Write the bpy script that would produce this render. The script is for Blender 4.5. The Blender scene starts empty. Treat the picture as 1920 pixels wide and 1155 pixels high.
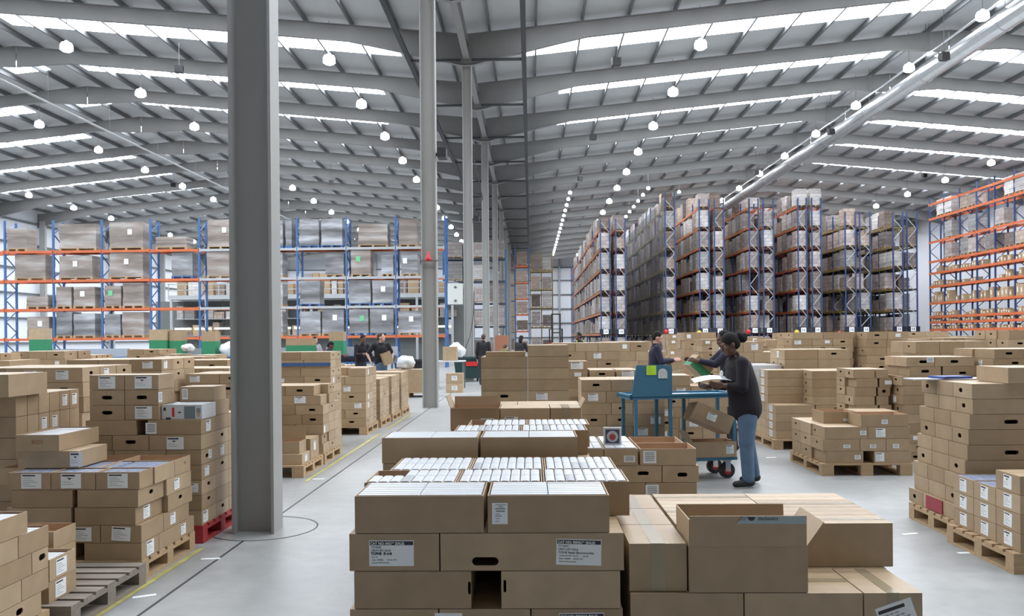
import bpy, math, random
import numpy as np
from mathutils import Vector, Matrix, Quaternion
from mathutils.bvhtree import BVHTree
S = bpy.context.scene
COL = S.collection
PI = math.pi
R = math.radians
rnd = random.Random(7)

# ---------------------------------------------------------------- camera
F, PPX, PPY, EYE = 1560.0, 960.0, 632.0, 1.65
YAW, PITCH, ROLL = math.atan(35 / F), math.atan((631 - PPY) / F), R(0.52)
_f = Vector((-math.sin(YAW) * math.cos(PITCH), math.cos(YAW) * math.cos(PITCH), math.sin(PITCH)))
_r0 = Vector((math.cos(YAW), math.sin(YAW), 0))
_u0 = _r0.cross(_f)
_r = math.cos(ROLL) * _r0 - math.sin(ROLL) * _u0
_u = math.sin(ROLL) * _r0 + math.cos(ROLL) * _u0
cam = bpy.data.cameras.new('camera')
cam.sensor_width = 36
cam.lens = F / 1920 * 36
cam.shift_y = (PPY - 577.5) / 1920
cam.clip_end = 400
cam.clip_start = 0.05
camo = bpy.data.objects.new('camera', cam)
COL.objects.link(camo)
camo.matrix_world = Matrix(((_r.x, _u.x, -_f.x, 0), (_r.y, _u.y, -_f.y, 0), (_r.z, _u.z, -_f.z, EYE), (0, 0, 0, 1)))
S.camera = camo
CAM = Vector((0, 0, EYE))

def at(x, y, Y):
    """world point seen at photo pixel x,y on the vertical plane Y metres down the hall"""
    v = _f + (x - PPX) / F * _r - (y - PPY) / F * _u
    return CAM + v * (Y / v.y)

def project(p):
    v = Vector(p) - CAM
    d = v.dot(_f)
    if d < 0.1: return None
    return PPX + F * v.dot(_r) / d, PPY - F * v.dot(_u) / d

# ---------------------------------------------------------------- world, exposure
w = bpy.data.worlds.new('world'); S.world = w; w.use_nodes = True
w.node_tree.nodes['Background'].inputs[0].default_value = (0.75, 0.85, 1.0, 1)
w.node_tree.nodes['Background'].inputs[1].default_value = 0.6
S.view_settings.view_transform = 'Standard'
S.view_settings.look = 'None'
S.view_settings.gamma = 1
S.view_settings.exposure = 0.0
SKYLIGHT = 17.0      # what the daylight through a rooflight gives off

# ---------------------------------------------------------------- materials
MATS = {}
def nd(nt, kind, **kw):
    n = nt.nodes.new(kind)
    for k, v in kw.items(): setattr(n, k, v)
    return n
def mat(name, col, rough=.6, metal=0., noise=0., nscale=6., emit=0., bump=0., alpha=1., stretch=None, spec=None, trans=0.):
    if name in MATS: return MATS[name]
    m = bpy.data.materials.new(name); m.use_nodes = True
    nt = m.node_tree; b = nt.nodes['Principled BSDF']
    b.inputs['Base Color'].default_value = (*col, 1)
    b.inputs['Roughness'].default_value = rough
    b.inputs['Metallic'].default_value = metal
    if spec is not None: b.inputs['Specular IOR Level'].default_value = spec
    if trans: b.inputs['Transmission Weight'].default_value = trans
    if emit:
        b.inputs['Emission Color'].default_value = (*col, 1)
        b.inputs['Emission Strength'].default_value = emit
    if alpha < 1: b.inputs['Alpha'].default_value = alpha
    if noise or bump:
        tc = nd(nt, 'ShaderNodeTexCoord')
        mp = nd(nt, 'ShaderNodeMapping')
        if stretch: mp.inputs['Scale'].default_value = stretch
        nt.links.new(tc.outputs['Object'], mp.inputs[0])
        n = nd(nt, 'ShaderNodeTexNoise'); n.inputs['Scale'].default_value = nscale; n.inputs['Detail'].default_value = 5
        nt.links.new(mp.outputs[0], n.inputs['Vector'])
        if noise:
            mx = nd(nt, 'ShaderNodeMix', data_type='RGBA')
            mx.inputs[6].default_value = (*[c * (1 - noise) for c in col], 1)
            mx.inputs[7].default_value = (*[min(1, c * (1 + noise)) for c in col], 1)
            nt.links.new(n.outputs['Fac'], mx.inputs[0]); nt.links.new(mx.outputs[2], b.inputs['Base Color'])
        if bump:
            bp = nd(nt, 'ShaderNodeBump'); bp.inputs['Strength'].default_value = bump; bp.inputs['Distance'].default_value = .01
            nt.links.new(n.outputs['Fac'], bp.inputs['Height']); nt.links.new(bp.outputs[0], b.inputs['Normal'])
    MATS[name] = m
    return m

def card_mat(name, a, c, rough=.75):
    """kraft board; tone differs from box to box, faint corrugation and mottling"""
    m = bpy.data.materials.new(name); m.use_nodes = True
    nt = m.node_tree; b = nt.nodes['Principled BSDF']; b.inputs['Roughness'].default_value = rough
    b.inputs['Specular IOR Level'].default_value = .55
    oi = nd(nt, 'ShaderNodeObjectInfo'); at_ = nd(nt, 'ShaderNodeAttribute', attribute_name='tone')
    ad = nd(nt, 'ShaderNodeMath', operation='ADD'); fr = nd(nt, 'ShaderNodeMath', operation='FRACT')
    nt.links.new(oi.outputs['Random'], ad.inputs[0]); nt.links.new(at_.outputs['Fac'], ad.inputs[1]); nt.links.new(ad.outputs[0], fr.inputs[0])
    tc = nd(nt, 'ShaderNodeTexCoord')
    n = nd(nt, 'ShaderNodeTexNoise'); n.inputs['Scale'].default_value = 9; n.inputs['Detail'].default_value = 6
    nt.links.new(tc.outputs['Object'], n.inputs['Vector'])
    mx = nd(nt, 'ShaderNodeMix', data_type='RGBA'); mx.inputs[6].default_value = (*a, 1); mx.inputs[7].default_value = (*c, 1)
    nt.links.new(fr.outputs[0], mx.inputs[0])
    m2 = nd(nt, 'ShaderNodeMix', data_type='RGBA', blend_type='MULTIPLY'); m2.inputs[0].default_value = 1
    rp = nd(nt, 'ShaderNodeMapRange'); rp.inputs['To Min'].default_value = .8; rp.inputs['To Max'].default_value = 1.16
    nt.links.new(n.outputs['Fac'], rp.inputs[0]); nt.links.new(mx.outputs[2], m2.inputs[6]); nt.links.new(rp.outputs[0], m2.inputs[7])
    nt.links.new(m2.outputs[2], b.inputs['Base Color'])
    MATS[name] = m
    return m

KRAFT = card_mat('kraft', (.335, .232, .133), (.44, .323, .2), .48)
KRAFTIN = mat('kraft_inside', (.42, .27, .165), .8, noise=.1)
def brick_mat(name, c1, c2, cm, sx, sz, rough=.6):
    """cartons stacked on a pallet, seen through clear film"""
    m = bpy.data.materials.new(name); m.use_nodes = True
    nt = m.node_tree; b = nt.nodes['Principled BSDF']; b.inputs['Roughness'].default_value = rough
    tc = nd(nt, 'ShaderNodeTexCoord'); sp = nd(nt, 'ShaderNodeSeparateXYZ'); cb = nd(nt, 'ShaderNodeCombineXYZ')
    ad = nd(nt, 'ShaderNodeMath', operation='ADD')
    nt.links.new(tc.outputs['Object'], sp.inputs[0]); nt.links.new(sp.outputs[0], ad.inputs[0]); nt.links.new(sp.outputs[1], ad.inputs[1])
    nt.links.new(ad.outputs[0], cb.inputs[0]); nt.links.new(sp.outputs[2], cb.inputs[1])
    br = nd(nt, 'ShaderNodeTexBrick'); br.inputs['Scale'].default_value = 1; br.inputs['Brick Width'].default_value = sx; br.inputs['Row Height'].default_value = sz
    br.inputs['Mortar Size'].default_value = .018; br.inputs['Color1'].default_value = (*c1, 1); br.inputs['Color2'].default_value = (*c2, 1); br.inputs['Mortar'].default_value = (*cm, 1)
    nt.links.new(cb.outputs[0], br.inputs['Vector'])
    oi = nd(nt, 'ShaderNodeObjectInfo'); at_ = nd(nt, 'ShaderNodeAttribute', attribute_name='tone')
    ad2 = nd(nt, 'ShaderNodeMath', operation='ADD'); fr = nd(nt, 'ShaderNodeMath', operation='FRACT'); rp = nd(nt, 'ShaderNodeMapRange')
    nt.links.new(oi.outputs['Random'], ad2.inputs[0]); nt.links.new(at_.outputs['Fac'], ad2.inputs[1]); nt.links.new(ad2.outputs[0], fr.inputs[0])
    rp.inputs['To Min'].default_value = .4; rp.inputs['To Max'].default_value = 1.2; nt.links.new(fr.outputs[0], rp.inputs[0])
    m2 = nd(nt, 'ShaderNodeMix', data_type='RGBA', blend_type='MULTIPLY'); m2.inputs[0].default_value = 1
    nt.links.new(br.outputs['Color'], m2.inputs[6]); nt.links.new(rp.outputs[0], m2.inputs[7]); nt.links.new(m2.outputs[2], b.inputs['Base Color'])
    MATS[name] = m
    return m
LOADP = brick_mat('load_pale', (.50, .44, .42), (.36, .30, .27), (.27, .23, .21), .47, .36)
LOADB = brick_mat('load_brown', (.33, .25, .20), (.42, .34, .28), (.21, .16, .13), .41, .31)
LOADW = brick_mat('load_white', (.60, .58, .56), (.46, .43, .41), (.36, .34, .33), .52, .27)
WHITE = mat('label_white', (.80, .82, .82), .5)
INK = mat('label_ink', (.025, .025, .03), .5)
INKG = mat('label_grey_print', (.25, .27, .28), .5)
TAPE = mat('parcel_tape', (.30, .24, .15), .22, noise=.12, nscale=4, spec=.7)
CASEW = mat('case_white', (.60, .62, .64), .3, noise=.05)
CASEG = mat('case_grey', (.42, .43, .45), .3)
CASEB = mat('case_blue_spines', (.28, .32, .42), .25, noise=.5, nscale=30)
WOOD = mat('pallet_wood', (.42, .29, .165), .8, noise=.3, nscale=5, stretch=(1, 6, 6), bump=.3)
WOODG = mat('pallet_wood_grey', (.235, .20, .165), .85, noise=.35, nscale=5, stretch=(1, 6, 6), bump=.4)
REDP = mat('pallet_red', (.38, .03, .035), .6, noise=.2)
GREY = mat('steel_grey_paint', (.34, .34, .325), .5, noise=.06, nscale=2)
GREYR = mat('steel_grey_rafter', (.21, .21, .205), .55, noise=.05, nscale=2)
TRAYM = mat('tray_dark', (.035, .04, .042), .6)
GREYD = mat('steel_grey_dark', (.12, .125, .13), .55)
ROOFM = mat('roof_liner', (.44, .45, .455), .6, noise=.04, nscale=.6)
GALV = mat('galvanised', (.62, .64, .65), .28, metal=.85, noise=.15, nscale=3)
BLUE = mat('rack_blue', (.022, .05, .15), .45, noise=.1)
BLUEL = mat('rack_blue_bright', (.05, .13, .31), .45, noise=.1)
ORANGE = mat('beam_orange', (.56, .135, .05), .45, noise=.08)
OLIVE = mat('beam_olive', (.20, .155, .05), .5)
GALVP = mat('galvanised_painted', (.40, .42, .43), .45)
BLACK = mat('black_plastic', (.012, .012, .014), .5)
SKY = mat('rooflight', (.88, .93, 1.0), .4, emit=SKYLIGHT)
LAMP = mat('lamp_glow', (1.0, .98, .95), .4, emit=7)
TUBE = mat('tube_glow', (1.0, .97, .62), .4, emit=3)
LAMPW = mat('lamp_white', (.7, .72, .73), .4)
LAMPD = mat('lamp_dome', (.95, .97, 1.0), .4, emit=3.5)
FILM = mat('stretch_film', (.62, .64, .66), .18, noise=.3, nscale=3, stretch=(1, 1, 5), bump=.6, spec=.7)
WALLM = mat('wall_cladding', (.68, .70, .74), .6)
TROL = mat('trolley_blue', (.045, .16, .25), .5, noise=.12, nscale=3)
GREENP = mat('carton_green_print', (.03, .22, .10), .6)
DKGREEN = mat('bin_dark_green', (.012, .04, .038), .5)
REDM = mat('red_plastic', (.55, .02, .025), .4)
YEL = mat('yellow_plastic', (.65, .5, .04), .5)
NOTE = mat('note_lime', (.50, .78, .04), .7)

def concrete():
    m = bpy.data.materials.new('concrete'); m.use_nodes = True
    nt = m.node_tree; b = nt.nodes['Principled BSDF']
    tc = nd(nt, 'ShaderNodeTexCoord')
    n1 = nd(nt, 'ShaderNodeTexNoise'); n1.inputs['Scale'].default_value = .55; n1.inputs['Detail'].default_value = 8
    n2 = nd(nt, 'ShaderNodeTexNoise'); n2.inputs['Scale'].default_value = 7; n2.inputs['Detail'].default_value = 8
    nt.links.new(tc.outputs['Object'], n1.inputs['Vector']); nt.links.new(tc.outputs['Object'], n2.inputs['Vector'])
    cr = nd(nt, 'ShaderNodeValToRGB')
    cr.color_ramp.elements[0].position = .3; cr.color_ramp.elements[0].color = (.235, .243, .24, 1)
    cr.color_ramp.elements[1].position = .72; cr.color_ramp.elements[1].color = (.37, .375, .37, 1)
    nt.links.new(n1.outputs['Fac'], cr.inputs[0])
    mr = nd(nt, 'ShaderNodeMapRange'); mr.inputs['To Min'].default_value = .78; mr.inputs['To Max'].default_value = 1.16
    nt.links.new(n2.outputs['Fac'], mr.inputs[0])
    mx = nd(nt, 'ShaderNodeMix', data_type='RGBA', blend_type='MULTIPLY'); mx.inputs[0].default_value = 1
    nt.links.new(cr.outputs[0], mx.inputs[6]); nt.links.new(mr.outputs[0], mx.inputs[7]); nt.links.new(mx.outputs[2], b.inputs['Base Color'])
    r = nd(nt, 'ShaderNodeMapRange'); r.inputs['To Min'].default_value = .26; r.inputs['To Max'].default_value = .46
    nt.links.new(n1.outputs['Fac'], r.inputs[0]); nt.links.new(r.outputs[0], b.inputs['Roughness'])
    return m
CONC = concrete()

# ---------------------------------------------------------------- mesh helper
class MB:
    def __init__(self): self.v, self.f, self.mi, self.mats, self.tone = [], [], [], [], []
    def mid(self, m):
        if m not in self.mats: self.mats.append(m)
        return self.mats.index(m)
    def face(self, pts, m, tone=0.):
        b = len(self.v); self.v.extend([tuple(p) for p in pts]); self.f.append(tuple(range(b, b + len(pts)))); self.mi.append(self.mid(m)); self.tone.append(tone)
    def raw(self, vs, fs, m, tone=0.):
        b = len(self.v); self.v.extend([tuple(p) for p in vs]); k = self.mid(m)
        for f in fs: self.f.append(tuple(b + i for i in f)); self.mi.append(k); self.tone.append(tone)
    def box(self, x0, x1, y0, y1, z0, z1, m, tone=0., top=None):
        vs = [(x0, y0, z0), (x1, y0, z0), (x1, y1, z0), (x0, y1, z0), (x0, y0, z1), (x1, y0, z1), (x1, y1, z1), (x0, y1, z1)]
        fs = [(0, 3, 2, 1), (0, 1, 5, 4), (1, 2, 6, 5), (2, 3, 7, 6), (3, 0, 4, 7)]
        self.raw(vs, fs, m, tone); self.raw(vs, [(4, 5, 6, 7)], top or m, tone)
    def bar(self, p, q, wd, ht, m, up=(0, 0, 1), tone=0.):
        """box section from p to q"""
        p, q = Vector(p), Vector(q); d = (q - p).normalized(); u = Vector(up)
        if abs(d.dot(u)) > .99: u = Vector((1, 0, 0))
        s = d.cross(u).normalized() * (wd / 2); t = s.cross(d).normalized() * (ht / 2)
        vs = [c + a * s + b * t for c in (p, q) for a, b in ((-1, -1), (1, -1), (1, 1), (-1, 1))]
        self.raw(vs, [(0, 1, 2, 3), (7, 6, 5, 4), (0, 4, 5, 1), (1, 5, 6, 2), (2, 6, 7, 3), (3, 7, 4, 0)], m, tone)
    def tube(self, pts, r, m, n=10, caps=True, r2=None):
        pts = [Vector(p) for p in pts]; rings = []
        prev = None
        for i, p in enumerate(pts):
            d = (pts[min(i + 1, len(pts) - 1)] - pts[max(i - 1, 0)]).normalized()
            if prev is None: a = d.orthogonal().normalized()
            else: a = (prev - d * prev.dot(d)).normalized()
            prev = a; b = d.cross(a)
            rr = r if r2 is None else r + (r2 - r) * i / (len(pts) - 1)
            rings.append([p + rr * (math.cos(2 * PI * k / n) * a + math.sin(2 * PI * k / n) * b) for k in range(n)])
        vs = [q for g in rings for q in g]
        fs = [(i * n + k, i * n + (k + 1) % n, (i + 1) * n + (k + 1) % n, (i + 1) * n + k) for i in range(len(rings) - 1) for k in range(n)]
        if caps: fs += [tuple(range(n))[::-1], tuple(range((len(rings) - 1) * n, len(rings) * n))]
        self.raw(vs, fs, m)
    def lathe(self, prof, m, n=20, c=(0, 0, 0)):
        vs = [(c[0] + r * math.cos(2 * PI * k / n), c[1] + r * math.sin(2 * PI * k / n), c[2] + z) for r, z in prof for k in range(n)]
        fs = [(i * n + k, i * n + (k + 1) % n, (i + 1) * n + (k + 1) % n, (i + 1) * n + k) for i in range(len(prof) - 1) for k in range(n)]
        if prof[0][0] > 1e-6: fs.append(tuple(range(n))[::-1])
        if prof[-1][0] > 1e-6: fs.append(tuple(range((len(prof) - 1) * n, len(prof) * n)))
        self.raw(vs, fs, m)
    def ell(self, c, rad, m, ax=None, nu=16, nv=10):
        c = Vector(c); ax = ax or (Vector((1, 0, 0)), Vector((0, 1, 0)), Vector((0, 0, 1)))
        vs = [c + ax[2] * rad[2]]
        for i in range(1, nv):
            t = PI * i / nv
            for k in range(nu):
                a = 2 * PI * k / nu
                vs.append(c + ax[0] * (rad[0] * math.sin(t) * math.cos(a)) + ax[1] * (rad[1] * math.sin(t) * math.sin(a)) + ax[2] * (rad[2] * math.cos(t)))
        vs.append(c - ax[2] * rad[2]); L = len(vs) - 1
        fs = [(0, 1 + k, 1 + (k + 1) % nu) for k in range(nu)]
        fs += [(1 + i * nu + k, 1 + (i + 1) * nu + k, 1 + (i + 1) * nu + (k + 1) % nu, 1 + i * nu + (k + 1) % nu) for i in range(nv - 2) for k in range(nu)]
        fs += [(L, 1 + (nv - 2) * nu + (k + 1) % nu, 1 + (nv - 2) * nu + k) for k in range(nu)]
        self.raw(vs, fs, m)
    def limb(self, p, q, r0, r1, m, sc=(1, 1), side=(0, 1, 0), n=16):
        """tapering limb with round ends; sc squashes the section along side and across it"""
        p, q = Vector(p), Vector(q); d = (q - p).normalized(); s = Vector(side); s = (s - d * s.dot(d))
        s = s.normalized() if s.length > 1e-4 else d.orthogonal().normalized()
        t = d.cross(s); vs = []; L = (q - p).length
        prof = [(-r0 * math.cos(a), r0 * math.sin(a), 0) for a in [PI / 2 * i / 4 for i in range(1, 5)]]
        prof += [(L * k / 4, r0 + (r1 - r0) * k / 4, 0) for k in range(1, 4)]
        prof += [(L + r1 * math.sin(a), r1 * math.cos(a), 0) for a in [PI / 2 * i / 4 for i in range(0, 4)]]
        for z, rr, _ in prof:
            for k in range(n):
                a = 2 * PI * k / n
                vs.append(p + d * z + s * (rr * sc[0] * math.cos(a)) + t * (rr * sc[1] * math.sin(a)))
        m_ = len(prof)
        fs = [(i * n + k, i * n + (k + 1) % n, (i + 1) * n + (k + 1) % n, (i + 1) * n + k) for i in range(m_ - 1) for k in range(n)]
        vs += [p - d * r0, q + d * r1]; a0, a1 = len(vs) - 2, len(vs) - 1
        fs += [(a0, (k + 1) % n, k) for k in range(n)] + [(a1, (m_ - 1) * n + k, (m_ - 1) * n + (k + 1) % n) for k in range(n)]
        self.raw(vs, fs, m)
    def mesh(self, name, smooth=False):
        me = bpy.data.meshes.new(name); me.from_pydata(self.v, [], self.f)
        for m in self.mats: me.materials.append(m)
        me.polygons.foreach_set('material_index', self.mi)
        if any(self.tone):
            a = me.attributes.new('tone', 'FLOAT', 'FACE'); a.data.foreach_set('value', self.tone)
        if smooth: me.polygons.foreach_set('use_smooth', [True] * len(self.f))
        me.update()
        return me
    def build(self, name, parent=None, loc=(0, 0, 0), rz=0., smooth=False):
        return put(name, self.mesh(name, smooth), parent, loc, rz)

def put(name, me, parent=None, loc=(0, 0, 0), rz=0.):
    o = bpy.data.objects.new(name, me); COL.objects.link(o)
    o.location = loc; o.rotation_euler = (0, 0, rz)
    if parent is not None: o.parent = parent
    return o
def tag(o, label=None, cat=None, group=None, kind=None):
    if label: o['label'] = label
    if cat: o['category'] = cat
    if group: o['group'] = group
    if kind: o['kind'] = kind
    return o
def thing(name, label, cat, loc=(0, 0, 0), rz=0., group=None):
    return tag(put(name, None, None, loc, rz), label, cat, group)
def struct(name, mb): return tag(mb.build(name), kind='structure')
def nth(n): return f"{n}{'th' if 10 <= n % 100 <= 20 else {1: 'st', 2: 'nd', 3: 'rd'}.get(n % 10, 'th')}"
_texts = {}
def text_mesh(body, size, m, bold=0.):
    """lettering as flat outlines in the xz plane facing -y, left end at the origin"""
    k = (body, size, m.name)
    if k in _texts: return _texts[k]
    cu = bpy.data.curves.new('text', 'FONT'); cu.body = body; cu.size = size; cu.offset = bold * size
    ob = bpy.data.objects.new('text', cu); COL.objects.link(ob)
    dg = bpy.context.evaluated_depsgraph_get()
    me = bpy.data.meshes.new_from_object(ob.evaluated_get(dg))
    bpy.data.objects.remove(ob); bpy.data.curves.remove(cu)
    me.transform(Matrix.Rotation(PI / 2, 4, 'X')); me.materials.clear(); me.materials.append(m)
    _texts[k] = me
    return me
# ---------------------------------------------------------------- the hall
XV, XL, XR, XE = -2.36, -23.75, 19.05, 40.45       # valley, ridges either side, far valley
XW, Y0, Y1 = -45.1, -5.8, 129.0
SL, ZV = 0.097, 13.5
def zr(x):
    """underside of the roof sheet"""
    if x <= XL: return ZV + SL * (x - XW)
    if x <= XV: return ZV + SL * (XV - x)
    if x <= XR: return ZV + SL * (x - XV)
    return ZV + SL * (XE - x)
FR = [7.1 + 6.2 * k for k in range(-2, 20)]          # portal frames down the hall
SLOPES = [(XW, XL), (XL, XV), (XV, XR), (XR, XE)]

b = MB(); b.box(XW, XE, Y0, Y1, -.15, 0, CONC); struct('floor', b)
b = MB()
xs = [XW, XL, XV, XR, XE]
for a, c in zip(xs[:-1], xs[1:]):
    b.raw([(a, Y0, zr(a)), (c, Y0, zr(c)), (c, Y1, zr(c)), (a, Y1, zr(a)), (a, Y0, zr(a) + .12), (c, Y0, zr(c) + .12), (c, Y1, zr(c) + .12), (a, Y1, zr(a) + .12)],
          [(0, 1, 2, 3), (7, 6, 5, 4), (0, 4, 5, 1), (2, 6, 7, 3), (0, 3, 7, 4), (1, 5, 6, 2)], ROOFM)
struct('ceiling', b)
GREYW = mat('wall_unseen_dark', (.2, .205, .21), .7)
def wall(name, pts, n, m=None):
    b = MB(); p = [Vector(q) for q in pts]; t = Vector(n) * .2
    b.raw([*p, *[q + t for q in p]], [tuple(range(len(p))), tuple(range(len(p), 2 * len(p)))[::-1]] + [(i, (i + 1) % len(p), len(p) + (i + 1) % len(p), len(p) + i) for i in range(len(p))], m or WALLM)
    o = struct(name, b)
ends = [(XW, 0), (XE, 0), (XE, zr(XE)), (XR, zr(XR)), (XV, zr(XV)), (XL, zr(XL)), (XW, zr(XW))]
wall('wall_back', [(x, Y1, z) for x, z in ends], (0, 1, 0))
wall('wall_front', [(x, Y0, z) for x, z in ends], (0, -1, 0), GREYW)  # unseen wall behind the camera, darkened to cut light on the box fronts
wall('wall_left', [(XW, Y0, 0), (XW, Y1, 0), (XW, Y1, zr(XW)), (XW, Y0, zr(XW))], (-1, 0, 0))
wall('wall_right', [(XE, Y0, 0), (XE, Y1, 0), (XE, Y1, zr(XE)), (XE, Y0, zr(XE))], (1, 0, 0))
# sheeting rails and posts of the far wall and the left wall
k = 0
for z in (1.4, 3.6, 5.8, 8.0, 10.2, 12.2):
    k += 1; b = MB(); b.box(XW + .1, XE - .1, Y1 - .2, Y1 - .02, z, z + .14, GREYD); struct(f'trim_{k}', b)
    k += 1; b = MB(); b.box(XW + .02, XW + .2, Y0 + .2, Y1 - .2, z, z + .14, GREYD); struct(f'trim_{k}', b)
for x in (-38, -31, -24, -17, -10, 4.5, 11, 19, 26, 33):
    b = MB(); b.box(x - .15, x + .15, Y1 - .45, Y1 - .22, 0, zr(x) - .3, GREY); struct('wall_post', b)
for y in FR[1::2]:
    if y > 50:
        b = MB(); b.box(XW + .22, XW + .75, y - .15, y + .15, 0, 12.6, GREY); struct('wall_post', b)

# rooflights: one translucent strip up each slope in every bay
k = 0
for i in range(len(FR) - 1):
    ym = (FR[i] + FR[i + 1]) / 2
    if ym < 3: continue
    wd = .8  # half width; strip widened so that its shape also carries the bloom
    for a, c in SLOPES:
        lo, hi = a + 2.4, c - 1.3
        if c == XR: lo, hi = XV + 3.9 if ym > 36 else XV + 2.3, XR - 1.3
        if (a, c) == (XL, XV): lo, hi = XL + 1.3, XV - (3.1 if ym < 36 else 4.9 if ym < 42 else 5.8)
        if (a, c) == (XR, XE): lo, hi = XR + .7, XE - 2.5
        segs = [(lo, hi)]
        if (a, c) == (XW, XL): segs = [(XW + 2.5, -28.9), (-26.2, -24.4)]
        for s, t in segs:
            k += 1; b = MB(); e = -.012
            b.face([(s, ym - wd, zr(s) + e), (s, ym + wd, zr(s) + e), (t, ym + wd, zr(t) + e), (t, ym - wd, zr(t) + e)], SKY)
            struct(f'window_{k}', b)
# purlins
for a, c in SLOPES:
    n = 12
    for j in range(n):
        x = a + (c - a) * (j + .5) / n; z = zr(x)
        b = MB(); b.box(x - .035, x + .035, Y0 + .1, Y1 - .1, z - .24, z - .02, GREYD); struct('purlin', b)
# rafters with haunches at the valley
def rafter(y, a, c):
    """I-section rafter along one slope; a is the valley end"""
    sgn = 1 if c > a else -1; L = abs(c - a); n = 10; b = MB()
    st = [0, .25, 1.2, 2.4, 3.6, 4.6, L * .5, L - 2.6, L - .02]
    dp = [1.25, 1.22, 1.06, .9, .74, .62, .6, .6, .95]
    top = [(a + sgn * s, zr(a + sgn * s) - .25) for s in st]; bot = [(x, z - d) for (x, z), d in zip(top, dp)]
    for (p, q, r_, s_) in zip(top[:-1], top[1:], bot[1:], bot[:-1]):
        b.raw([(p[0], y - .01, p[1]), (q[0], y - .01, q[1]), (r_[0], y - .01, r_[1]), (s_[0], y - .01, s_[1]), (p[0], y + .01, p[1]), (q[0], y + .01, q[1]), (r_[0], y + .01, r_[1]), (s_[0], y + .01, s_[1])],
              [(0, 1, 2, 3), (7, 6, 5, 4)], GREYR)
    for line, t in ((top, -.02), (bot, .02)):
        for p, q in zip(line[:-1], line[1:]):
            b.raw([(p[0], y - .1, p[1]), (q[0], y - .1, q[1]), (q[0], y + .1, q[1]), (p[0], y + .1, p[1]), (p[0], y - .1, p[1] + t), (q[0], y - .1, q[1] + t), (q[0], y + .1, q[1] + t), (p[0], y + .1, p[1] + t)],
                  [(0, 1, 2, 3), (7, 6, 5, 4), (0, 4, 5, 1), (2, 6, 7, 3), (1, 5, 6, 2), (0, 3, 7, 4)], GREYR)
    struct('rafter', b)
for y in FR:
    for a, c in ((XV, XR), (XV, XL), (XE, XR), (XW, XL)): rafter(y, a, c)
# valley columns every second frame, valley beam and cable trays between
for i, y in enumerate(FR):
    if round((y - 7.1) / 6.2) % 2 == 0 and y > 5:
        b = MB()
        for x in (XV - .18, XV + .155): b.box(x, x + .025, y - .125, y + .125, 0, 12.02, GREY)
        b.box(XV - .155, XV + .155, y - .01, y + .01, 0, 12.02, GREY)
        b.box(XV - .2, XV + .2, y - .15, y + .15, 12.0, 12.03, GREY)
        struct('column', b)
b = MB()
b.box(XV - .12, XV + .12, Y0 + .2, Y1 - .3, 12.85, 12.88, GREYR); b.box(XV - .01, XV + .01, Y0 + .2, Y1 - .3, 12.3, 12.85, GREYR); b.box(XV - .12, XV + .12, Y0 + .2, Y1 - .3, 12.27, 12.3, GREYR)
struct('valley_beam', b)
for x, what in ((-.16, 'right'), (-4.55, 'left')):
    t = thing('cable_tray', f'long dark cable tray under the roof just {what} of the grey columns', 'cable tray', (x, 60, 12.2), 0, 'cable trays beside the columns')
    b = MB(); b.box(-.09, .09, 14 - 60, Y1 - 62, 0, .1, TRAYM); b.build('tray', t)
    for y in FR:
        if y > 20:
            b = MB(); xa, xb = (XV + .2 - x, -.08) if x > XV else (.08, XV - .2 - x)
            b.box(xa, xb, y - .05 - 60 - .2, y + .05 - 60 - .2, -.03, .06, TRAYM); b.build('bracket', t)
# floor joints, column surround, yellow line
b = MB(); b.box(XV - .011, XV + .009, 4, 7.2 - .46, 0, .0015, TRAYM); b.box(XV - .011, XV + .009, 7.2 + .46, 60, 0, .0015, TRAYM); struct('trim_20', b)
b = MB(); n = 40
for i in range(n):
    a, c = 2 * PI * i / n, 2 * PI * (i + 1) / n
    b.face([(XV + .02 + r * math.cos(t), 7.2 + r * math.sin(t), .002) for r, t in ((.45, a), (.464, a), (.464, c), (.45, c))], TRAYM)
struct('trim_21', b)
b = MB()
for ya, yb in ((4, 6.5), (9.55, 14.2), (15, 18)): b.face([(-2.63, ya, .002), (-2.585, ya, .002), (-2.585, yb, .002), (-2.63, yb, .002)], mat('floor_line_yellow', (.42, .38, .12), .7, noise=.6, nscale=9))
struct('trim_22', b)
for j, (x, y, rz) in enumerate(((-2.5, 5.3, .5), (-2.42, 6.2, .1), (-2.5, 9.7, .2), (3.1, 6.9, .3), (3.25, 6.3, .1), (2.9, 7.6, .7), (3.2, 11.2, .2))):
    b = MB(); b.box(-.07, .07, -.02, .02, 0, .002, WHITE)
    tag(b.build('paper_scrap', None, (x, y, 0), rz), f'{["torn white paper scrap on floor by front left pallet", "pale paper scrap on floor near red pallet", "white scrap on floor right of grey column", "white paper strip on floor by tall right stack", "paper scrap on floor at foot of right front pallet", "lone scrap on open floor right of taped cartons", "scrap on floor beside the half loaded pallet"][j]}', 'paper scrap', 'paper scraps on the floor')

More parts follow.
